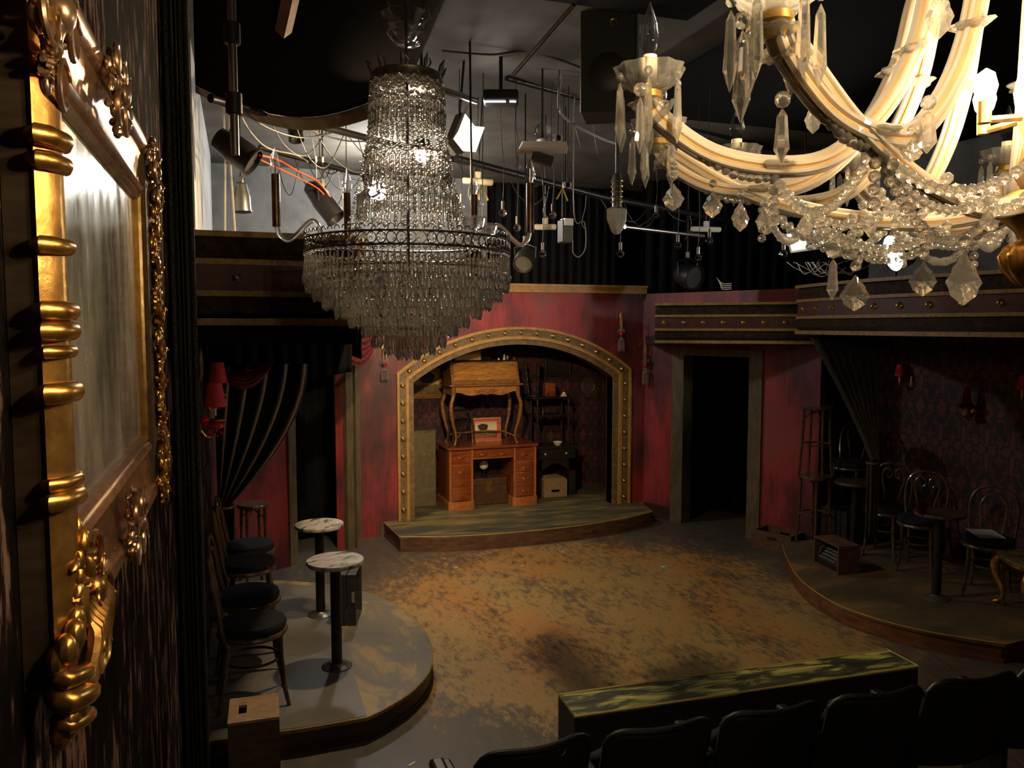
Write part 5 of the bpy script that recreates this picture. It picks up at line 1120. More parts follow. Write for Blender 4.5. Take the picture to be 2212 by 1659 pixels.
# stem, crown ring, vases
MB().tube([(0, 0, z1(720)), (0, 0, CZ-C1.z)], 0.008, 8).build('stem', SILVR, cr)
MB().lathe([(0.012, z1(64)), (0.05, z1(52)), (46*PX, z1(20)), (44*PX, z1(-10)), (0.03, z1(-40)), (0.012, z1(-48))], n=26).build('glass_globe', BULBG, cr)
MB().lathe([(0.02, z1(112)), (0.06, z1(108)), (42*PX, z1(88)), (36*PX, z1(72)), (40*PX, z1(58)), (52*PX, z1(46)), (51*PX, z1(46)), (38*PX, z1(58)), (34*PX, z1(72)), (40*PX, z1(88)), (0.055, z1(106)), (0.02, z1(110))], n=26, lobes=8, la=0.03).build('glass_vase', BULBG, cr)
r1 = 74*PX
m = MB(); m.lathe([(r1-.004, z1(190)), (r1+.003, z1(188)), (r1, z1(180)), (r1+.003, z1(172)), (r1-.003, z1(170)), (r1-.006, z1(180))], n=40); m.build('crown_ring', SILVR, cr)
for k in range(10):
    q = 2*PI*k/10; tq = Vector((-math.sin(q), math.cos(q), 0)); rd = Vector((math.cos(q), math.sin(q), 0)); b_ = rd*r1+Vector((0, 0, z1(172)))
    m = MB(); m.tube([b_+rd*0.002, b_+rd*0.012+Vector((0, 0, 0.03)), b_+rd*0.03+Vector((0, 0, 0.06))], [0.009, 0.012, 0.002], 7)
    m.tube([b_+tq*0.02, b_+tq*0.03+rd*.01+Vector((0, 0, 0.025)), b_+tq*0.015+rd*.02+Vector((0, 0, 0.04))], [0.004, 0.006, 0.002], 6)
    m.build('crown_leaf', SILVR, cr)
# bead strings from crown to rim
st = MB()
def bead(m, p, r_): m.ball(p, r_, 6, 4, (1, 1, 0.9))
for k in range(38):
    q = 2*PI*k/38; rr_ = 0.11+0.025*math.sin(k*2.4)
    for j in range(33):
        t_ = j/32; r_ = r1+rr_*t_**1.7; zz = z1(186)+(z1(505)-z1(186))*t_
        bead(st, (r_*math.cos(q), r_*math.sin(q), zz), 0.0085 if j % 4 else 0.0115)
for lv, (yy, rq) in enumerate(((192, r1+.006), (205, r1+.008), (222, r1+.012), (250, r1+.016), (330, r1+.03), (385, r1+.045), (430, r1+.065))):
    for k in range(16):
        for j in range(8):
            u = j/8; q = 2*PI*(k+u+0.5*lv)/16; bead(st, (rq*math.cos(q), rq*math.sin(q), z1(yy)-0.022*math.sin(PI*u)), 0.0085)
for yy, rq, L in ((232, r1+.012, .13), (350, r1+.038, .13), (425, r1+.075, .12)):
    for k in range(44):
        q = 2*PI*(k+.5)/44; st.lathe([(0.0008, 0.0), (0.006, -L*.1), (0.0075, -L*.6), (0.0085, -L*.8), (0.0006, -L)], (rq*math.cos(q), rq*math.sin(q), z1(yy)), 6)
st.build('bead_strings', CRYSD, cr, ang=170, kind='stuff')
# glass arms with candle tubes
vdir = math.atan2(RT.y, RT.x)
for az in (184, 129, 62, 18):
    q = vdir+math.radians(az); rd = Vector((math.cos(q), math.sin(q), 0)); up = Vector((0, 0, 1))
    pts = [rd*r_+up*z1(yy) for r_, yy in ((0.43, 516), (0.45, 490), (0.475, 479), (0.51, 488), (0.555, 508), (0.60, 521), (0.64, 510), (0.655, 490))]
    arm = MB().tube(spline(pts, 5), 0.0125, 10).build('glass_arm', CRYSD, cr)
    MB().tube([rd*.655+up*z1(y_) for y_ in (492, 382)], 0.0205, 14).build('candle_tube', BRONZE, arm)
    b = MB().lathe([(0.013, z1(384)), (0.026, z1(372)), (0.028, z1(362)), (0.02, z1(345)), (0.008, z1(332)), (0.002, z1(324))], rd*.655, 16).build('flame_bulb', BULBG, arm)
    MB().tube([rd*.655+up*z1(382), rd*.655+up*z1(350)], 0.003, 5).build('bulb_mount', SILVR, arm)
    MB().lathe([(0.012, z1(518)), (0.03, z1(512)), (0.034, z1(508)), (0.012, z1(514))], rd*.43, 14, lobes=7, la=.08).build('glass_rosette', CRYSD, arm)
for az in (10, 40, 330):
    q = vdir+math.radians(az); MB().lathe([(0.012, 0), (0.05, 0.02), (0.062, 0.06), (0.055, 0.075), (0.06, 0.06), (0.047, 0.02)], (0.40*math.cos(q), 0.40*math.sin(q), z1(512)), 18, lobes=8, la=.04).build('glass_cup', BULBG, cr)

# ------------------------------------------------------------------ gilt and glass chandelier close to the camera
c2 = hd(2240, 300, 1.25); C2 = Vector((c2.x, c2.y, 2.62))
gc = thing('gilt_chandelier', 'brightly lit gilt and glass chandelier hung with crystal pendants close by', 'chandelier', C2)
def Z(z): return z-C2.z
base = math.atan2(-RT.y, -RT.x)                # towards the camera's left
UA = spline([(0.06, 0, Z(3.14)), (0.13, 0, Z(3.10)), (0.175, 0, Z(3.0)), (0.20, 0, Z(2.89)), (0.25, 0, Z(2.79)), (0.33, 0, Z(2.715)), (0.42, 0, Z(2.70)), (0.52, 0, Z(2.718)), (0.60, 0, Z(2.77)), (0.62, 0, Z(2.806))], 6)
LA = spline([(0.035, 0, Z(2.64)), (0.14, 0, Z(2.625)), (0.27, 0, Z(2.638)), (0.38, 0, Z(2.67)), (0.48, 0, Z(2.715)), (0.585, 0, Z(2.785))], 6)
def sheath(path, R_, r_):
    m = MB(); n = len(path)
    for a in range(6):
        q = 2*PI*a/6+0.3; pts = []
        for i, p in enumerate(path):
            d = (path[min(i+1, n-1)]-path[max(i-1, 0)]).normalized(); nn = Vector((-d.z, 0, d.x)); pts.append(p+nn*(R_*math.cos(q))+Vector((0, R_*math.sin(q), 0)))
        m.tube(pts, r_, 6)
    return m
me_arm = MB().tube(UA, 0.0125, 14).mesh('gilt_arm', ARMG); me_she = sheath(UA, 0.0125, 0.0048).mesh('glass_sheath', SHEATH)
me_low = MB().tube(LA, 0.0115, 14).mesh('lower_gilt_arm', ARMG); me_shl = sheath(LA, 0.0115, 0.0044).mesh('glass_sheath', SHEATH)
zb = 2.812
me_bob = MB().lathe([(0.008, Z(zb)), (0.028, Z(zb+.004)), (0.044, Z(zb+.016)), (0.054, Z(zb+.036)), (0.052, Z(zb+.036)), (0.041, Z(zb+.018)), (0.026, Z(zb+.007)), (0.008, Z(zb+.005))], (0.62, 0, 0), 40, lobes=10, la=0.055).mesh('glass_bobeche', CRYS)
me_cup = MB().lathe([(0.010, Z(zb-.03)), (0.014, Z(zb-.02)), (0.022, Z(zb-.010)), (0.020, Z(zb)), (0.008, Z(zb+.002))], (0.62, 0, 0), 20).mesh('gilt_cup', BRASS)
me_can = MB().lathe([(0.0115, Z(zb+.004)), (0.0115, Z(zb+.055)), (0.0001, Z(zb+.055))], (0.62, 0, 0), 16).mesh('candle_sleeve', mk('ivory_sleeve', (0.62, 0.54, 0.42), 0.4))
bz = zb+.055
BP = [(0.008, Z(bz)), (0.0155, Z(bz+.016)), (0.0165, Z(bz+.026)), (0.012, Z(bz+.048)), (0.005, Z(bz+.068)), (0.0008, Z(bz+.08))]
me_bg = MB().lathe(BP, (0.62, 0, 0), 14).mesh('clear_bulb', BULBG); me_bl = MB().lathe(BP, (0.62, 0, 0), 10).mesh('lit_bulb', L_BULB)
def flower(c, r_, ax): 
    return MB().lathe([(0.004, -0.006), (r_*.6, -0.005), (r_, 0.002), (r_*.92, 0.006), (r_*.5, 0.004), (0.004, 0.009)], c, 28, lobes=7, la=0.14, mtx=rotto(ax))
me_ros = []
for i, (r_, z_, ax) in enumerate(((0.603, 2.775, (.6, 0, .6)), (0.42, 2.70, (0, 0, 1)), (0.205, 2.88, (.2, 0, 1)), (0.62, 2.79, (0, 0, 1)))): 
    me_ros.append(flower((r_, 0, Z(z_)), 0.030, ax).mesh('glass_rosette', CRYS))
me_pr = MB().lathe([(0.0006, 0.0), (0.0055, -0.012), (0.0075, -0.055), (0.0085, -0.07), (0.0005, -0.094)], (0, 0, 0), 6).mesh('crystal_spear', CRYS, smooth=False)
me_pb = MB().ball((0, 0, 0), 0.0068, 8, 5).mesh('crystal_bead', CRYS, ang=170)
LIT = (-32, -62, -92, -122, -152)
def part(name, me, parent, q, loc=(0, 0, 0)):
    o = bpy.data.objects.new(name, me); COL.objects.link(o); o.parent = parent; o.location = loc; o.rotation_euler = (0, 0, q); return o
npr = 0
for k in range(12):
    az = -2-30*k; az = az if az > -180 else az+360; q = base+math.radians(-az)
    arm = part('gilt_arm', me_arm, gc, q)
    part('glass_bobeche', me_bob, arm, 0); part('gilt_cup', me_cup, arm, 0); part('candle_sleeve', me_can, arm, 0)
    part('lit_bulb' if az in LIT else 'clear_bulb', me_bl if az in LIT else me_bg, arm, 0)
    for f_ in me_ros: part('glass_rosette', f_, arm, 0)
    part('glass_sheath', me_she, arm, 0)
    if k % 2 == 1: part('glass_sheath', me_shl, part('lower_gilt_arm', me_low, gc, q), 0)
    for j in range(6):
        a = 2*PI*j/6+0.3; px_, py_ = 0.62+0.050*math.cos(a), 0.050*math.sin(a)
        part('crystal_bead', me_pb, arm, 0, (px_, py_, Z(zb+.018))); part('crystal_spear', me_pr, arm, a, (px_, py_, Z(zb+.008)))
hb = MB().lathe([(0.006, 0.0), (0.014, 0.012), (0.018, 0.028), (0.013, 0.046), (0.0008, 0.055)], n=10).mesh('lit_bulb', L_BULB); hs = MB().lathe([(0.010, -0.03), (0.011, 0.004), (0.0001, 0.005)], n=12).mesh('bulb_socket', BRASS)
for az in (0, -58, 60, 178):
    q = base+math.radians(-az); b_ = part('lit_bulb', hb, gc, 0, (0.085*math.cos(q), 0.085*math.sin(q), Z(2.80)))
    part('bulb_socket', hs, b_, 0); o = MB().tube([(-0.085*math.cos(q)*.75, -0.085*math.sin(q)*.75, -0.02), (0, 0, -0.025)], 0.006, 7).build('bulb_bracket', BRASS, b_)
# bead swags
sw = MB()
def pol(az, r_, z_): q = base+math.radians(-az); return Vector((r_*math.cos(q), r_*math.sin(q), Z(z_)))
def octa(m, p, r_): m.ball(p, r_, 8, 4, (1, 1, 1.0), mtx=Matrix.Rotation(random.uniform(0, 3), 3, 'Z') @ Matrix.Rotation(random.uniform(-.5, .5), 3, 'X'))
def swagb(a, b, sag, r_=0.0078, gap=0.0185):
    n = max(3, int(((b-a).length+2*sag)/gap))
    for j in range(n+1): u = j/n; octa(sw, a.lerp(b, u)-Vector((0, 0, sag*4*u*(1-u))), r_*(1.15 if j % 3 == 0 else 1))
for k in range(12):
    a = -2-30*k
    swagb(pol(a, .42, 2.685), pol(a-30, .42, 2.685), .07); swagb(pol(a, .25, 2.66), pol(a-30, .25, 2.66), .05)
    swagb(pol(a, .60, 2.785), pol(a, .42, 2.685), .035); swagb(pol(a, .42, 2.685), pol(a-15, .27, 2.63), .05); swagb(pol(a, .42, 2.685), pol(a, .14, 2.61), .07)
    for j in range(5): octa(sw, pol(a, .42, 2.68-.017*j), 0.0085)
    for j in range(4): octa(sw, pol(a-15, .27, 2.62-.017*j), 0.0085)
sw.build('bead_swags', CRYS, gc, ang=170, kind='stuff')
# leaf pendants
def leaf_mesh(w_, L):
    m = MB(); n = 36; rim = []
    for k in range(n):
        q = 2*PI*k/n; u = (1-math.cos(q))/2                      # 0 top, 1 bottom
        wd = (math.sin(PI*min(1, u**1.35))**0.9)*(1+0.09*math.cos(11*q)); rim.append((math.copysign(wd*w_, math.sin(q)) if abs(math.sin(q)) > 1e-6 else 0.0, -L*u))
    vs = [(x, 0.0, z) for x, z in rim]; i1 = [(x*.55, s*w_*.16, -L*.5+(z+L*.5)*.6) for s in (-1, 1) for x, z in rim]
    vs += i1+[(0, -w_*.26, -L*.60), (0, w_*.26, -L*.60)]; fs = []
    for s in (0, 1):
        o_ = n*(1+s)
        for k in range(n):
            j = (k+1) % n; fs += [(k, j, o_+j, o_+k), (o_+k, o_+j, 3*n+s)]
    return m.add(vs, fs)
LM = leaf_mesh(0.020, 0.055).mesh('leaf_pendant', CRYS, smooth=False)
PEND = [(1848, 545, 592, 672, 66, .98), (1995, 520, 562, 640, 58, 1.02), (2085, 505, 540, 660, 90, 0.86), (1455, 345, 395, 455, 44, 1.25), (1600, 400, 432, 500, 44, 1.22), (1757, 200, 222, 288, 40, 1.2), (1650, 430, 450, 498, 34, 1.2), (2032, -40, -30, 82, 54, .95), (1970, 270, 300, 350, 46, 1.0), (1540, 380, 410, 470, 40, 1.3), (2135, 420, 450, 500, 40, 1.05), (1740, 430, 460, 510, 36, 1.3)]
for px, yc, yt, yb, wpx, dp in PEND:
    p = hd(px, yt, dp)-C2; Lp = (yb-yt)*dp/FPX; s = Lp/0.055; sx = (wpx/2*dp/FPX)/0.020
    o = part('leaf_pendant', LM, gc, math.atan2(RT.y, RT.x)+random.uniform(-.4, .4), p); o.scale = (sx, sx, s)
    n = max(1, int((yt-yc)*dp/FPX/0.016))
    for j in range(n): part('crystal_bead', me_pb, gc, j, p+Vector((0, 0, 0.010+0.016*j)))
for px, yt, yb, wpx, dp in ((1800, 560, 648, 24, 1.0), (1604, 65, 262, 40, .90), (1690, 235, 350, 34, .95), (1383, 210, 330, 22, 1.15), (2005, 240, 330, 40, 1.05)):
    p = hd(px, yt, dp)-C2; o = part('crystal_spear', me_pr, gc, 0.3, p); o.scale = (wpx/2*dp/FPX/.0085,)*2+((yb-yt)*dp/FPX/.094,)
    part('crystal_bead', me_pb, gc, 0.5, p+Vector((0, 0, 0.011))).scale = (1.5,)*3
# column, bowl and finial
MB().lathe([(0.012, Z(2.655)), (0.03, Z(2.69)), (0.022, Z(2.74)), (0.035, Z(2.82)), (0.02, Z(2.9)), (0.03, Z(3.0)), (0.06, Z(3.10)), (0.05, Z(3.2)), (0.02, Z(3.3)), (0.012, Z(CZ-.02))], n=24).build('gilt_column', ARMG, gc)
MB().lathe([(0.016, Z(2.585)), (0.026, Z(2.602)), (0.05, Z(2.625)), (0.058, Z(2.65)), (0.03, Z(2.665))], n=28).build('gilt_bowl', BRASS, gc)
MB().lathe([(0.004, Z(2.510)), (0.022, Z(2.518)), (0.040, Z(2.540)), (0.046, Z(2.562)), (0.038, Z(2.578)), (0.016, Z(2.588))], n=48, lobes=12, la=0.05).build('ribbed_finial', GOLD, gc)
MB().lathe([(0.03, Z(3.06)), (0.09, Z(3.09)), (0.11, Z(3.13)), (0.10, Z(3.13)), (0.08, Z(3.1)), (0.03, Z(3.075))], n=32, lobes=8, la=.04).build('glass_bowl', CRYS, gc)

# ------------------------------------------------------------------ the rig below the ceiling
PIPES = []
def pipe(label, pts, r=0.024, mat=None):
    if len(pts) == 3: PIPES.append([Vector(p) for p in pts])
    tag(MB().tube(pts, r, 10).build('rigging_pipe', mat or BLKM), label, 'pipe')
def up_(p, z=CZ-.005): return Vector((p.x, p.y, z))
t = thing('drop_pipe', 'bare steel drop pipe with couplings above the dark balcony', 'pipe', (0, 0, 0))
pb = hd(508, 335, 3.6); pt = hd(523, -330, 3.6); pt = Vector((pb.x, pb.y, CZ))
MB().tube([pb, pt], 0.019, 12).build('tube', CHROME, t)
for y_ in (128, 215, 330): c = Vector((pb.x, pb.y, hd(512, y_, 4.6).z)); MB().lathe([(0.022, -0.05), (0.036, -0.045), (0.036, 0.045), (0.022, 0.05)], c, 14).build('coupling', BLKM, t)
pipe('dark pipe running from the steel drop pipe toward the grey chandelier', [hd(455, 212, 4.6), hd(870, 318, 6.6), hd(1100, 372, 7.6)], 0.027)
pipe('dark pipe above the white fluorescent fittings', [hd(985, 342, 6.4), hd(1300, 425, 7.6), hd(1700, 500, 9.0)], 0.03)
pipe('dark pipe crossing in front of the grey plaster', [hd(560, 318, 6.2), hd(760, 372, 6.9), hd(960, 398, 7.6)], 0.022)
pipe('dark pipe from the black ceiling box toward the gilt chandelier', [hd(1095, 168, 6.0), hd(1330, 232, 7.0), hd(1700, 330, 8.5)], 0.025)
pipe('short steel pipe beside the open floodlight', [hd(935, 188, 5.4), hd(1030, 218, 5.6)], 0.024, CHROME)
pipe('thin dark conduit across the ceiling beside the black speaker', [hd(1110, 160, 5.0), hd(1240, 10, 4.4)], 0.012)
pipe('steel pipe behind the gilt chandelier arms', [hd(1350, 490, 7.5), hd(1520, 510, 8.0)], 0.02, CHROME)

def par_can(label, c, aim, r=0.09, L=0.22, lens=None, name='stage_lantern', mat=None):
    """can with yoke and clamp; aim is the direction the lens looks"""
    t = thing(name, label, 'stage light', c); R = rotto(aim); mt = mat or BLKM
    MB().lathe([(r*.35, -L), (r*.75, -L*.92), (r*.9, -L*.6), (r, -L*.5), (r, 0.0), (r*1.06, 0.0), (r*1.06, 0.012), (r*.94, 0.012), (r*.94, -0.02), (0.0001, -0.03)], n=24, mtx=R).build('can', mt, t)
    MB().lathe([(0.0001, -0.012), (r*.92, -0.016), (r*.92, -0.02)], n=22, mtx=R).build('lens', lens or GREYM, t)
    s = Vector(aim).cross(Vector((0, 0, 1))).normalized(); o_ = R @ Vector((0, 0, -L*.45))
    MB().tube([o_+s*r*1.05, o_+s*r*1.15+Vector((0, 0, r*1.1)), o_+Vector((0, 0, r*1.5)), o_-s*r*1.15+Vector((0, 0, r*1.1)), o_-s*r*1.05], 0.008, 6).build('yoke', mt, t)
    MB().box(o_+Vector((0, 0, r*1.5+.03)), (0.035, 0.035, 0.07)).build('clamp', GREYM, t, bevel=0.006)
    MB().tube([o_+Vector((0, 0, r*1.5)), Vector((o_.x, o_.y, CZ-c.z))], 0.006, 6).build('hanger', BLKM, t)
    return t
par_can('large black stage lantern below the steel drop pipe', hd(545, 350, 5.4), (0.75, -0.2, -0.55), 0.10, 0.30)
par_can('small black stage lantern with twin tubes on the dark pipe', hd(640, 300, 5.9), (0.1, -0.3, -1), 0.055, 0.16)
par_can('grey conical work lamp hanging by the pale plaster', hd(523, 455, 6.2), (0.05, -0.05, -1), 0.07, 0.22, mat=GREYM, name='work_lamp')
par_can('black stage lantern angled down behind the candle tubes', hd(725, 470, 6.4), (0.55, -0.3, -0.75), 0.085, 0.36)
par_can('black stage lantern beside the rim of the grey chandelier', hd(1130, 570, 6.5), (-0.4, -0.6, -0.5), 0.08, 0.2)
par_can('dark stage lantern with round lens above the grey framed doorway', hd(1500, 600, 8.6), (0.2, -0.9, -0.25), 0.13, 0.25)
# bright lamps
pa = hd(815, 412, 8.4)
pw2 = Vector((1.5, 5.22, 2.88))
t = thing('warm_lantern', 'warm lamp hanging low behind the crystal bowl of the grey chandelier', 'stage light', pw2)
R = rotto(Vector((0.45, 3.2, -1.15)))
MB().lathe([(0.0001, 0.0), (0.06, 0.0), (0.06, -0.004), (0.0001, -0.004)], n=20, mtx=R).build('lit_lamp', L_WARM, t)
MB().lathe([(0.03, -0.15), (0.06, -0.12), (0.078, 0.055), (0.074, 0.055), (0.066, -0.01), (0.0001, -0.02)], n=22, mtx=R).build('can', BLKM, t); MB().box(R @ Vector((0, 0, 0.2))+Vector((-0.082, 0, 0)), (0.004, 0.20, 0.30), mtx=R).build('barn_door', BLKM, t, smooth=False); MB().box(R @ Vector((0, 0, 0.105))+Vector((0.084, 0, 0)), (0.004, 0.20, 0.11), mtx=R).build('barn_door', BLKM, t, smooth=False); MB().tube([R @ Vector((0, 0, -0.08)), (0, 0, CZ-pw2.z)], 0.008, 6).build('hanger', BLKM, t)  # barn doors added on this unseen lamp to cut spill to both sides
t = thing('flood_lantern', 'dazzling bare white lamp behind the grey chandelier', 'stage light', pa)
MB().ball((0, 0, 0), 0.10, 14, 9).build('lit_lamp', L_PAR, t)
MB().lathe([(0.02, 0.095), (0.03, 0.10), (0.03, 0.14), (0.0001, 0.15)], n=12).build('socket', BLKM, t); MB().tube([(0, 0, 0.14), (0, 0, CZ-pa.z)], 0.008, 6).build('hanger', BLKM, t)
pw_ = hd(912, 338, 5.5)
t = thing('warm_lantern', 'warm glowing lamp under an added black shade seen through the grey chandelier', 'stage light', pw_)
MB().ball((0, 0, 0), 0.042, 12, 8).build('lit_lamp', L_WARM2, t)
MB().box((0.108, 0.02, 0.010), (0.004, 0.30, 0.16)).build('added_flag', BLKM, t, smooth=False)  # plate added to keep this lamp's light off the right wall
MB().lathe([(0.03, 0.12), (0.05, 0.115), (0.10, 0.03), (0.105, 0.025), (0.048, 0.11)], n=22).build('shade', BLKM, t); MB().tube([(0, 0, 0.115), (0, 0, CZ-pw_.z)], 0.01, 6).build('hanger', BLKM, t)  # shade added to hold this lamp's light off the ceiling
# open floodlight next to the chandelier
pc = hd(1003, 285, 5.7)
t = thing('open_floodlight', 'glaring white open floodlight tilted beside the grey chandelier', 'stage light', pc)
R = rotto(Vector((0.55, -0.75, 0.16)))
MB().box((0, 0, 0), (0.13, 0.26, 0.012), mtx=R).build('lit_panel', L_PANEL, t, smooth=False)
MB().box(R @ Vector((0, 0, -0.045)), (0.15, 0.28, 0.07), mtx=R).build('housing', GREYM, t, bevel=0.008)
for s in (-1, 1): MB().box(R @ Vector((s*0.085, 0, 0.03)), (0.008, 0.27, 0.09), mtx=R @ Matrix.Rotation(s*0.5, 3, 'Y')).build('barn_door', WHITE, t, smooth=False)
MB().tube([R @ Vector((0, 0, -.06)), Vector((0, 0, CZ-pc.z))], 0.009, 6).build('hanger', BLKM, t)
pf = hd(1936, 545, 6.6)
t = thing('flood_lantern', 'blinding white floodlight above the curved balcony', 'stage light', pf)
aim = Vector((-0.9, 0.28, -0.25)); R = rotto(aim)
MB().lathe([(0.0001, 0.0), (0.145, 0.0), (0.145, -0.006), (0.0001, -0.006)], n=22, mtx=R).build('lit_lamp', L_FLOOD, t)
MB().lathe([(0.05, -0.16), (0.13, -0.10), (0.16, 0.03), (0.152, 0.03), (0.15, -0.02), (0.0001, -0.03)], n=22, mtx=R).build('can', BLKM, t)
MB().tube([R @ Vector((0, 0, -.12)), Vector((0.1, 0.1, -0.1)), Vector((0.1, 0.1, 2.45-pf.z))], 0.012, 6).build('stand_pole', BLKM, t)
# projector with a lit edge
pj = hd(1082, 212, 5.6)
t = thing('projector', 'black ceiling box with blue-white lit edges near the open floodlight', 'projector', pj, math.atan2(RT.y, RT.x))
MB().box((0, 0, 0), (0.25, 0.18, 0.085)).build('body', BLKM, t, bevel=0.02)
MB().box((-0.035, -0.085, -0.047), (0.14, 0.012, 0.008)).build('lit_edge', L_STRIP, t); MB().box((0.085, -0.085, -0.047), (0.045, 0.012, 0.008)).build('lit_edge', L_STRIP, t)
MB().tube([(0, 0, 0.04), (0, 0, CZ-pj.z)], 0.014, 8).build('mount', BLKM, t)
# white floodlight with glass globe
p = hd(1172, 318, 5.8)
t = thing('white_floodlight', 'white flat floodlight carrying a clear glass globe', 'stage light', p, math.atan2(RT.y, RT.x))
MB().prism([(-0.18, -0.03), (-0.15, 0.025), (0.17, 0.025), (0.185, -0.03)], -0.09, 0.09, lambda x, z, y: (x, y, z)).build('housing', WHITE, t, smooth=False, bevel=0.01)
MB().lathe([(0.04, 0.025), (0.045, 0.05), (0.03, 0.06)], n=18).build('collar', WHITE, t)
MB().ball((0.0, 0, 0.115), 0.062, 18, 12).build('glass_globe', BULBG, t)
MB().box((-0.0, 0.05, -0.075), (0.16, 0.08, 0.07), mtx=Matrix.Rotation(0.3, 3, 'Y')).build('shutter', BLKM, t); MB().tube([(0, 0.05, 0.03), (0, 0.08, CZ-p.z)], 0.008, 6).build('hanger', BLKM, t)
def bar_light(label, px, py, d, w_, mat=WHITE, roll=0.0, lit=None):
    p = hd(px, py, d); t = thing('bar_light', label, 'stage light', p, math.atan2(RT.y, RT.x)); t.rotation_euler[1] = roll
    MB().box((0, 0, 0), (w_, 0.07, 0.045)).build('housing', mat, t, bevel=0.012)
    MB().box((0, -0.01, -0.024), (w_*.9, 0.05, 0.006)).build('diffuser', lit or PORC, t); MB().box((0, 0, 0.05), (0.05, 0.04, 0.06)).build('bracket', mat, t, bevel=0.006)
    MB().tube([(0, 0.0, 0.06), (0.0, 0.0, CZ-p.z)], 0.005, 6).build('hanger', BLKM, t)
bar_light('white fluorescent bar beside the grey chandelier body', 1032, 392, 6.6, 0.26, roll=0.06)
bar_light('white bar light next to the grey box speaker', 1178, 490, 7.2, 0.20)
bar_light('pale bar light below the gilt chandelier swags', 1525, 495, 8.0, 0.30, roll=0.03)
p = hd(1742, 520, 7.6)
t = thing('panel_light', 'pale flat panel light tilted above the curved balcony corner', 'stage light', p, math.atan2(RT.y, RT.x)); 
MB().box((0, 0, 0), (0.37, 0.02, 0.22), mtx=Matrix.Rotation(-0.14, 3, 'Y') @ Matrix.Rotation(-0.5, 3, 'X')).build('housing', WHITE, t, bevel=0.006)
MB().box((0, -0.013, 0.006), (0.34, 0.004, 0.19), mtx=Matrix.Rotation(-0.14, 3, 'Y') @ Matrix.Rotation(-0.5, 3, 'X')).build('lit_panel', L_PGLOW, t, smooth=False)  # face glows to stand in for the floodlight's light on it
MB().tube([(0, 0.03, 0.06), (0, 0.1, CZ-p.z)], 0.008, 6).build('hanger', BLKM, t)
# cream jar-like lamp, grey box
p = hd(1332, 470, 6.2)
t = thing('cream_lantern', 'cream tapered lantern bound with wire on a steel pipe', 'stage light', p)
MB().lathe([(0.02, -0.13), (0.05, -0.10), (0.085, -0.02), (0.088, 0.06), (0.05, 0.08), (0.0001, 0.08)], n=6).build('shade', WHITE, t, smooth=False); MB().lathe([(0.035, 0.07), (0.04, 0.30), (0.025, 0.34), (0.0001, 0.34)], n=16).build('tube', GREYM, t)
for k in range(5): MB().tube(circ((0, 0, 0.12+.04*k), 0.044, 14), 0.006, 5, closed=True).build('wire_band', BRASS, t)
MB().tube([(0, 0, 0.3), (0.02, 0.05, CZ-p.z)], 0.014, 7).build('hanger', CHROME, t)
p = hd(1221, 500, 6.9)
t = thing('box_speaker', 'small grey and black box speaker hanging beside the bar light', 'speaker', p, math.atan2(RT.y, RT.x)+0.4)
MB().box((0, 0, 0), (0.10, 0.12, 0.20)).build('cabinet', mk('dark_grey_plastic', (0.08, 0.08, 0.075), 0.5), t, bevel=0.01); MB().box((0, -0.03, 0.075), (0.085, 0.085, 0.06)).build('white_label', PORC, t); MB().tube([(0, 0, 0.1), (0, 0, CZ-p.z)], 0.005, 6).build('hanger', BLKM, t)
p = hd(1318, 130, 4.9)
t = thing('loudspeaker', 'big black loudspeaker cabinet hung near the ceiling by the gilt chandelier', 'speaker', p, math.atan2(RT.y, RT.x)-0.2)
MB().box((0, 0, 0), (0.34, 0.30, 0.70)).build('cabinet', BLK, t, bevel=0.012); MB().tube(circ((0.03, -0.155, 0.17), 0.02, 16, 'y'), 0.004, 5, closed=True).build('badge_ring', BRASS, t)
MB().lathe([(0.12, 0), (0.11, 0.008), (0.03, 0.02), (0.0001, 0.02)], (0, -0.15, -0.12), 24, mtx=RX).build('woofer', RUBBER, t); MB().tube([(0, 0.1, 0.3), (0, 0.1, CZ-p.z)], 0.014, 7).build('hanger', BLKM, t)
# draped cloths and dark stand-in sheets under the ceiling
def cl(u, v):
    a = hd(420, 110, 5.0).lerp(hd(880, 150, 5.0), u); b = hd(410, -260, 3.9).lerp(hd(1000, -200, 3.9), u); p = a.lerp(b, v)
    a.z = 4.0-0.22*math.sin(PI*u); p.z = (3.98 if True else 0)-0.20*math.sin(PI*u)*(1-v)+0.30*v; return p
tag(MB().grid(cl, 30, 12).build('masking_cloth', CLOTH, thick=0.006), 'black masking cloth slung under the ceiling in front of the grey plaster', 'cloth')
def ch_(u, v): p = cl(u, 0.0); return p+Vector((0, 0.02*v, -0.11*v*(0.35+0.65*u)-0.004))
tag(MB().grid(ch_, 30, 4).build('cloth_hem', BEIGE, thick=0.004), 'beige hem of sagging cloth below the black masking', 'cloth')
tag(MB().bx(3.0, 8.0, 1.6, 6.2, 4.26, 4.28).build('ceiling_shade_sheet', CEILB), 'black sheet standing in for the unlit ceiling above the gilt chandelier', 'cloth')  # added sheet: ceiling shade put in as black colour
tag(MB().bx(-0.26, 2.6, 0.5, 4.3, 4.29, 4.31).build('ceiling_shade_sheet', CEILB), 'black sheet standing in for the unlit ceiling above the mirror wall', 'cloth')  # second added sheet, painting the dark ceiling nearer the mirror
p0, p1 = hd(612, 68, 4.3), hd(640, -60, 3.9)
tag(MB().tube([p0, p1, (p1+(p1-p0))], 0.045, 4).build('timber_beam', mk('pinkish_timber', two((0.12, 0.06, 0.05), (0.2, 0.11, 0.09)), 0.7, s=12)), 'reddish square timber beam end under the ceiling cloth', 'beam')
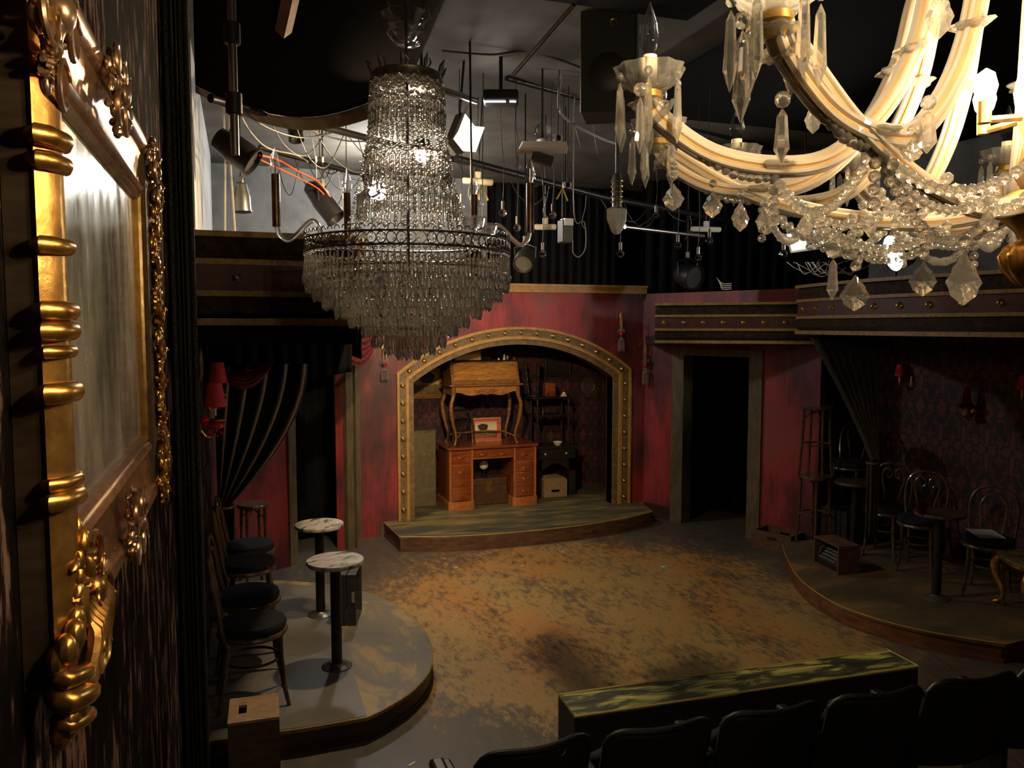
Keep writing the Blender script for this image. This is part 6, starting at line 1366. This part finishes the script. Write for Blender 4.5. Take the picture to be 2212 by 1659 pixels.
# hanging clear bulbs
BL = [(1172, 548, 6.2, 'below the white bar light'), (1340, 548, 6.0, 'under the cream lantern'), (1464, 530, 6.4, 'left of the pair over the doorway band'), (1508, 556, 6.6, 'lowest of the three beyond the cream lantern'), (1532, 520, 6.0, 'under the pale bar light'), (1417, 465, 7.0, 'in the dark between cream lantern and gilt arms'), (1117, 492, 6.1, 'behind the copper candle tube'), (1086, 460, 5.8, 'beside the rim of the grey chandelier'), (1194, 465, 6.2, 'above the white bar light'), (996, 445, 5.9, 'close to the grey chandelier body'), (1036, 440, 6.6, 'below the fluorescent bar'), (1692, 548, 5.6, 'at the corner of the pale panel light'), (1118, 360, 6.5, 'highest, on the dark pipe')]
for px, py, d, lb in BL:
    c = hd(px, py, d); b = thing('hanging_bulb', 'clear round bulb on a cord, '+lb, 'light bulb', c, 0, 'clear round bulbs on cords under the rig')
    MB().ball((0, 0, 0), 0.030, 14, 9).build('globe', BULBG, b); MB().lathe([(0.012, 0.028), (0.012, 0.085), (0.0001, 0.09)], n=10).build('socket', GREYM, b)
    h = CZ-c.z; MB().tube(spline([(0, 0, 0.085), (0.01, 0, h*.3), (-0.012, 0.01, h*.6), (0.0, 0.02, h)], 3), 0.0028, 5).build('cord', RUBBER, b)
# cables
def cable(label, pts, r=0.006, mat=RUBBER, grp=None):
    tag(MB().tube(spline(pts, 6), r, 5).build('cable', mat), label, 'cable', grp)
cable('orange cable drooping along the pipe by the candle tubes', [hd(560, 335, 5.45), hd(600, 345, 5.8), hd(640, 368, 6.1), hd(690, 395, 6.3), hd(722, 440, 6.4)], 0.008, ORANGE)
cable('second orange cable under the first one by the candle tubes', [hd(562, 345, 5.45), hd(640, 382, 6.0), hd(690, 410, 6.3), hd(718, 448, 6.4)], 0.006, ORANGE)
cable('pale cable looping from the drop pipe to the small lantern', [hd(520, 250, 5.0), hd(545, 290, 5.3), hd(580, 320, 5.6), hd(640, 335, 6.0), hd(665, 350, 6.0)], 0.006, CABW)
cable('three pale cables hanging straight down by the pale plaster', [up_(hd(486, 345, 6.0)), hd(486, 345, 6.0), hd(486, 430, 6.0), hd(486, 506, 6.0)], 0.008, CABW)
cable('pale cable beside the grey conical lamp', [up_(hd(498, 350, 6.0)), hd(498, 350, 6.0), hd(503, 430, 6.0), hd(508, 506, 6.0)], 0.008, CABW)
cable('long black cable across the lit ceiling', [hd(955, 110, 5.3), hd(1060, 118, 5.4), hd(1150, 112, 5.5), hd(1280, 155, 5.8)], 0.008)
cable('pale cable slanting down to the gilt chandelier', [up_(hd(1212, 245, 6.0)), hd(1212, 245, 6.0), hd(1290, 295, 6.4), hd(1345, 315, 6.8)], 0.010, CABW)
cable('white looped cable above the band over the doorway', [up_(hd(1240, 460, 6.6)), hd(1240, 460, 6.6), hd(1262, 480, 6.6), hd(1264, 535, 6.6), hd(1250, 555, 6.6), hd(1238, 545, 6.6), hd(1238, 520, 6.6)], 0.005, CABW)
for k in range(4): cable('thin white loops of cable in the dark above the grey framed doorway', [hd(1548+3*k, 600+4*k, 8), hd(1560, 612+4*k, 8), hd(1580, 612+4*k, 8)], 0.005, CABW, 'white loops above the doorway')
rc = random.Random(11)
def onpipe(P, t):
    t *= len(P)-1; i = min(int(t), len(P)-2); return P[i].lerp(P[i+1], t-i)
for k in range(30):
    P = rc.choice(PIPES[:4]); t0 = rc.uniform(0.02, 0.75); t1 = t0+rc.uniform(.06, .25); sag = rc.uniform(.05, .32); a, b = onpipe(P, t0), onpipe(P, min(t1, .97))
    cable('thin black cable looped along the pipes over the stage', [a, a.lerp(b, .25)-Vector((0, 0, sag*.8)), a.lerp(b, .6)-Vector((0, 0.03, sag)), b], rc.choice((0.004, 0.006)), RUBBER, 'black cables looped along the pipes')
for k in range(20):
    a = onpipe(rc.choice(PIPES[:4]), rc.uniform(.15, .9)); L = rc.uniform(.15, .5)
    cable('thin pale wire dangling from the pipes over the stage', [a, a+Vector((rc.uniform(-.03, .03), 0, -L*.4)), a+Vector((rc.uniform(-.06, .06), 0, -L*.8)), a+Vector((rc.uniform(-.10, .10), 0, -L))], 0.0026, CABW, 'pale wires dangling from the pipes')
tg = Vector(pf)
for k in range(14):
    a = hd(1742+rc.uniform(-70, 60), 566, 7.55); b = a+Vector((rc.uniform(.1, .5), rc.uniform(-.3, .1), rc.uniform(-.12, .05)))
    cable('thin grey wire in the tangle below the pale panel light', [a, a.lerp(b, .3)-Vector((0, 0, rc.uniform(.02, .12))), a.lerp(b, .7)-Vector((0, 0, rc.uniform(.0, .15))), b], 0.003, CABW, 'wire tangle below the panel light')
for i, (px, py, d, lb) in enumerate(((1042, 418, 6.0, 'black cable with a yellow tape knot below the fluorescent bar'), (1215, 420, 6.4, 'black cable with a yellow tape knot near the cream lantern'))):
    c = hd(px, py, d); t = thing('taped_cable', lb, 'cable', c); MB().tube([(-.05, 0, -.04), (0, 0, .05), (.045, 0, -.05)], 0.009, 6).build('tape_knot', YELLOW, t); MB().tube([(0, 0, -.2), (0, 0, 0.05), (0.01, 0, CZ-c.z)], 0.004, 5).build('cord', RUBBER, t)
for i, (px, py, d, lb) in enumerate(((690, 345, 6.0, 'pale banded cable plug by the candle tubes'), (1225, 400, 6.3, 'pale banded plug hanging above the bar light'), (1205, 298, 5.9, 'pale banded plug beside the glass globe'), (748, 425, 6.3, 'pale banded plug in front of the grey plaster'))):
    c = hd(px, py, d); t = thing('cable_plug', lb, 'plug', c); MB().box((0, 0, 0), (0.07, 0.03, 0.035)).build('body', BLKM, t, bevel=0.005)
    for s in (-1, 1): MB().box((s*0.025, 0, 0), (0.014, 0.034, 0.04)).build('pale_band', PORC, t)
    MB().tube([(0, 0, 0.01), (0.01, 0, CZ-c.z)], 0.004, 5).build('cord', RUBBER, t)
# scraps of tape on the floor
for px, py, lb in ((1215, 1192, 'scrap of pale tape on the stage floor near the bowed platform'), (985, 1226, 'scrap of pale tape on the floor beside the round-fronted platform'), (1128, 1222, 'scrap of pale tape mid floor'), (890, 1660, 'scrap of pale tape at the near edge of the floor')):
    c = hz(px, min(py, 1650), 0.002); tag(MB().box((c.x, c.y, 0.002), (0.05, 0.015, 0.002), 0.6).build('tape_scrap', PAPER), lb, 'tape')
c = hz(1433, 1224, 0.002); tag(MB().box((c.x, c.y, 0.002), (0.05, 0.03, 0.002), 0.3).build('tape_mark', mk('glow_tape', (0.1, 0.75, 0.8), 0.6)), 'small turquoise tape mark on the stage floor', 'tape')
mb = MB(); wall_quad(WR0, WR1, 2.9, CZ, 0.1, mb); struct('wall_right_upper', mb, GREYW, smooth=False)
